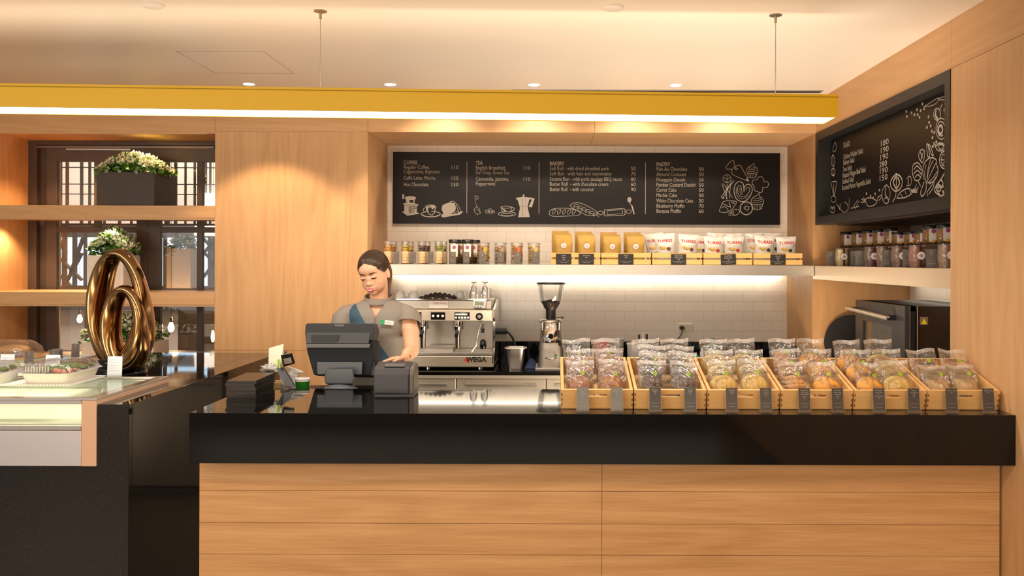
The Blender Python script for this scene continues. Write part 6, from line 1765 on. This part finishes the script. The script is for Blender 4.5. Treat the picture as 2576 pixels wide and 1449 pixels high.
# ---- face
LIP = mat('lipstick', (.58, .045, .11), .3); TOOTH = mat('teeth', (.85, .82, .78), .25)
BROW = mat('eyebrow', (.045, .022, .012), .8); LASH = mat('eyelash', (.014, .008, .006), .6)
def onface(pts, off=.0012): return [MH @ Vector((x, ff(x, z) - off, z)) for x, z in pts]
def strip(top, bot, off=.0015, bulge=.0):
    """a patch on the face between two polylines"""
    n = len(top); mb = MB(); rows = 5
    def fn(u, v):
        i = min(int(u * (n - 1)), n - 2); t = u * (n - 1) - i
        a = Vector((*top[i], 0)).lerp(Vector((*top[i + 1], 0)), t); b = Vector((*bot[i], 0)).lerp(Vector((*bot[i + 1], 0)), t)
        p = a.lerp(b, v); return MH @ Vector((p.x, ff(p.x, p.y) - off - bulge * math.sin(PI * v) * math.sin(PI * u) ** .5, p.y))
    mb.grid(fn, (n - 1) * 4, rows); return mb
mz = -.056
strip([(-.0225, mz + .0035), (-.012, mz + .0035), (-.004, mz + .005), (0, mz + .004), (.004, mz + .005), (.012, mz + .0035), (.0225, mz + .0035)],
      [(-.0225, mz + .003), (-.012, mz - .001), (-.004, mz - .0015), (0, mz - .002), (.004, mz - .0015), (.012, mz - .001), (.0225, mz + .003)], .0022, .002).build('upper_lip', LIP, person)
strip([(-.0195, mz + .0015), (-.012, mz - .0015), (0, mz - .0028), (.012, mz - .0015), (.0195, mz + .0015)], [(-.0190, mz + .001), (-.011, mz - .0068), (0, mz - .0085), (.011, mz - .0068), (.0190, mz + .001)], .0020).build('teeth', TOOTH, person)
strip([(-.0220, mz + .003), (-.012, mz - .0068), (0, mz - .0088), (.012, mz - .0068), (.0220, mz + .003)], [(-.0215, mz + .001), (-.013, mz - .0125), (0, mz - .0165), (.013, mz - .0125), (.0215, mz + .001)], .0024, .003).build('lower_lip', LIP, person)
for s in (-1, 1):
    strip([(s * .013, .0205), (s * .024, .0250), (s * .037, .0250), (s * .049, .0180)], [(s * .0135, .0140), (s * .024, .0185), (s * .037, .0200), (s * .049, .0168)], .0012).build('eyebrow', BROW, person)
    strip([(s * .0155, -.0035), (s * .023, -.0030), (s * .031, -.0030), (s * .040, -.0030), (s * .0465, -.0010)], [(s * .0155, -.0050), (s * .023, -.0088), (s * .031, -.0100), (s * .040, -.0085), (s * .0465, -.0030)], .0016).build('lashes', LASH, person)
# ---- hair
HAIR = mat('hair_dark_brown', (.040, .019, .010), .38, noise=.5, nscale=16, bump=.08, bscale=40)
ax = Vector((0, .80, .60)).normalized(); ux = Vector((1, 0, 0)); vx = ax.cross(ux)
def hairfn(inner):
    def g(u, v):
        a = 2 * PI * u                       # a = pi/2 .. toward vx
        d0 = ux * math.cos(a) + vx * math.sin(a)
        front = max(0.0, -d0.y)              # 1 toward the forehead
        back = max(0.0, -d0.z * (d0.y > 0) if False else max(0.0, d0.y))
        side = abs(d0.x)
        fi = abs((math.degrees(a) - 270 + 8 + 180) % 360 - 180)
        T_ = ((0, 109), (14, 113), (30, 119), (48, 122), (70, 121), (92, 118), (108, 104), (135, 98), (180, 98))
        for (f0, r0), (f1, r1) in zip(T_[:-1], T_[1:]):
            if f0 <= fi <= f1:
                t_ = (fi - f0) / (f1 - f0); rim = R(r0 + (r1 - r0) * t_); break
        th = rim * v
        d = ax * math.cos(th) + d0 * math.sin(th)
        k = 1.0 + .012 * math.sin(a * 14 + 3 * v) * v + (.02 if not inner else -.07)
        thick = 1 - .06 * max(0, v - .85) / .15
        return MH @ (Vector((0, .016, .026)) + Vector((d.x * .0800, d.y * .0985, d.z * .0950)) * k * thick)
    return g
MB().grid(hairfn(False), 72, 30, wrap=True).grid(lambda u, v: hairfn(False)(u, 1) .lerp(hairfn(True)(u, 1), v), 72, 2, wrap=True).build('hair', HAIR, person)
p_ = [MH @ Vector((.0, .10, .03)), MH @ Vector((.015, .125, .01)), MH @ Vector((.030, .110, -.03)), lp(973, 728, .09), lp(974, 752, .10), lp(972, 785, .11)]
MB().tube(p_, [.022, .028, .026, .020, .016, .008], 14).build('ponytail', mat('hair_brown_tail', (.10, .038, .018), .4, noise=.5, nscale=30), person, sub=2, weld=True)
# ---- tunic
def sash_mat():
    m, nt, b = nmat('tunic_grey')
    tc = N(nt, 'ShaderNodeTexCoord'); sp_ = N(nt, 'ShaderNodeSeparateXYZ'); link(nt, tc.outputs['Object'], sp_.inputs[0])
    # distance across the sash: x + z / slope
    q = lp(883, 759, -.10); q2 = lp(980, 906, -.10); sl = (q.z - q2.z) / (q2.x - q.x)
    a = N(nt, 'ShaderNodeMath', operation='MULTIPLY_ADD'); a.inputs[1].default_value = 1 / sl; link(nt, sp_.outputs['Z'], a.inputs[0]); link(nt, sp_.outputs['X'], a.inputs[2])
    c0 = q.x + q.z / sl
    l1 = N(nt, 'ShaderNodeMath', operation='LESS_THAN'); l1.inputs[1].default_value = c0; link(nt, a.outputs[0], l1.inputs[0])
    l2 = N(nt, 'ShaderNodeMath', operation='GREATER_THAN'); l2.inputs[1].default_value = c0 - .088; link(nt, a.outputs[0], l2.inputs[0])
    l3 = N(nt, 'ShaderNodeMath', operation='LESS_THAN'); l3.inputs[1].default_value = .0; link(nt, sp_.outputs['Y'], l3.inputs[0])
    m1 = N(nt, 'ShaderNodeMath', operation='MULTIPLY'); link(nt, l1.outputs[0], m1.inputs[0]); link(nt, l2.outputs[0], m1.inputs[1])
    m2 = N(nt, 'ShaderNodeMath', operation='MULTIPLY'); link(nt, m1.outputs[0], m2.inputs[0]); link(nt, l3.outputs[0], m2.inputs[1])
    mx = N(nt, 'ShaderNodeMix', data_type='RGBA'); mx.inputs[6].default_value = (.235, .205, .172, 1); mx.inputs[7].default_value = (.030, .075, .120, 1)
    link(nt, m2.outputs[0], mx.inputs[0]); link(nt, mx.outputs[2], b.inputs['Base Color']); b.inputs['Roughness'].default_value = .62
    n = N(nt, 'ShaderNodeTexNoise'); n.inputs['Scale'].default_value = 9; n.inputs['Detail'].default_value = 2; link(nt, tc.outputs['Object'], n.inputs['Vector'])
    bp = N(nt, 'ShaderNodeBump'); bp.inputs['Strength'].default_value = .35; bp.inputs['Distance'].default_value = .03; link(nt, n.outputs['Fac'], bp.inputs['Height']); link(nt, bp.outputs[0], b.inputs['Normal'])
    return m
TUN = sash_mat(); TUNS = mat('tunic_sleeve_grey', (.235, .205, .172), .62, bump=.3, bscale=9)
G = [(.78, .012, .178, .120), (.86, .012, .176, .118), (.94, .012, .160, .110), (1.02, .014, .132, .098), (1.08, .015, .127, .094), (1.14, .017, .140, .103), (1.20, .018, .154, .114), (1.245, .018, .163, .113),
     (1.285, .018, .170, .105), (1.315, .018, .166, .093), (1.338, .018, .142, .080), (1.353, .018, .112, .070), (1.366, .018, .084, .062)]
vz0, vz1, vw = lp(940, 801, -.11).z, lp(940, 762, -.07).z, .045
def tun(u, v):
    j = v * (len(G) - 1); i = min(int(j), len(G) - 2); t = j - i
    z, cx, rx, ry = [G[i][k] * (1 - t) + G[i + 1][k] * t for k in range(4)]
    w = max(0.0, min(vw, vw * (z - vz0) / (vz1 - vz0)))
    a0 = math.asin(min(.95, w / rx))
    a = -PI / 2 + a0 + (2 * PI - 2 * a0) * u
    ex = 2.35; c, s = math.cos(a), math.sin(a); r = (abs(c) ** ex + abs(s) ** ex) ** (-1 / ex)
    fold = 1 + .010 * math.sin(a * 5 + z * 30) * max(0, min(1, (1.2 - z) * 6))
    bust = 0
    if s < 0: bust = .012 * math.exp(-((z - 1.20) / .05) ** 2) * (math.exp(-((rx * r * c - .07) / .05) ** 2) + math.exp(-((rx * r * c + .07) / .05) ** 2))
    return (cx + rx * r * c * fold, .012 + ry * r * s * fold - bust, z)
MB().grid(tun, 72, 52).build('tunic', TUN, person, solid=.004)
# collar band
def col(u, v):
    a = 2 * PI * u; k = 1 + .06 * v
    f = .5 - .5 * math.sin(a)     # 1 at the front
    z = 1.398 - .032 * v - .024 * f + .014 * (1 - f)
    return (.016 + .072 * math.cos(a) * k, .004 + .064 * math.sin(a) * k - .004 * v, z)
MB().grid(col, 56, 5, wrap=True).build('collar', TUNS, person, solid=.005)
# sleeves
def sleeve(pts, rad, name='sleeve'):
    mb = MB(); mb.tube(pts, rad, 28, caps=False); mb.ball(pts[0], rad[0], 18, 12); return mb.build(name, TUNS, person, remesh=0)
sleeve([SHR + Vector((-.035, .008, -.006)), SHR + Vector((-.005, .0, -.020)), lp(1030, 803, -.03), lp(1029, 816, -.045)], [.056, .060, .062, .063])
sleeve([SHL + Vector((.035, .008, -.006)), SHL + Vector((.005, .0, -.020)), lp(864, 806, -.02), lp(862, 822, -.03)], [.056, .060, .060, .061])
TRO = mat('dark_trousers', (.02, .02, .024), .7)
mb = MB()
for s in (-1, 1): mb.tube([(s * .080 + .01, .01, .88), (s * .085 + .01, .0, .66), (s * .085 + .01, .0, .48), (s * .08 + .01, .02, .28), (s * .078 + .01, .03, .10)], [.100, .086, .068, .062, .058], 18)
mb.build('trousers', TRO, person)
mb = MB()
for s in (-1, 1): mb.ball((s * .086 + .01, -.04, .035), .05, 14, 8, sc=(.9, 2.3, .7))
mb.build('shoes', BLK, person)
# name badge and bracelet
pz_ = lp(974, 812.5, -.118)
MBm = Matrix.Translation(pz_) @ Matrix.Rotation(R(8), 4, 'Y') @ Matrix.Rotation(R(10), 4, 'Z')
nb = MB().box(-.034, .034, -.002, .002, -.0115, .0115, MBm).build('name_badge', WPLAS, person, bevel=.001)
MB().box(-.034, -.012, -.0026, -.0018, -.0115, .0115, MBm).build('green_emblem', mat('badge_green', (.03, .42, .16), .4), nb)
mb = MB(); put_text(mb, 'mmnnm', .008, -.006, -.0026, -.003, M=MBm); mb.build('badge_print', MGREY, nb)
d_ = (HT - WR).normalized(); q_ = d_.to_track_quat('Z', 'Y').to_matrix().to_4x4()
fa = (WR - EL_).normalized(); q_ = fa.to_track_quat('Z', 'Y').to_matrix().to_4x4()
pw = WR - fa * .018
MB().tube([pw + q_ @ Vector((.027 * math.cos(2 * PI * i / 20), .025 * math.sin(2 * PI * i / 20), 0)) for i in range(20)], .0028, 8, closed=True).build('bracelet', mat('gold_bracelet', (.7, .45, .15), .2, 1.0), person)
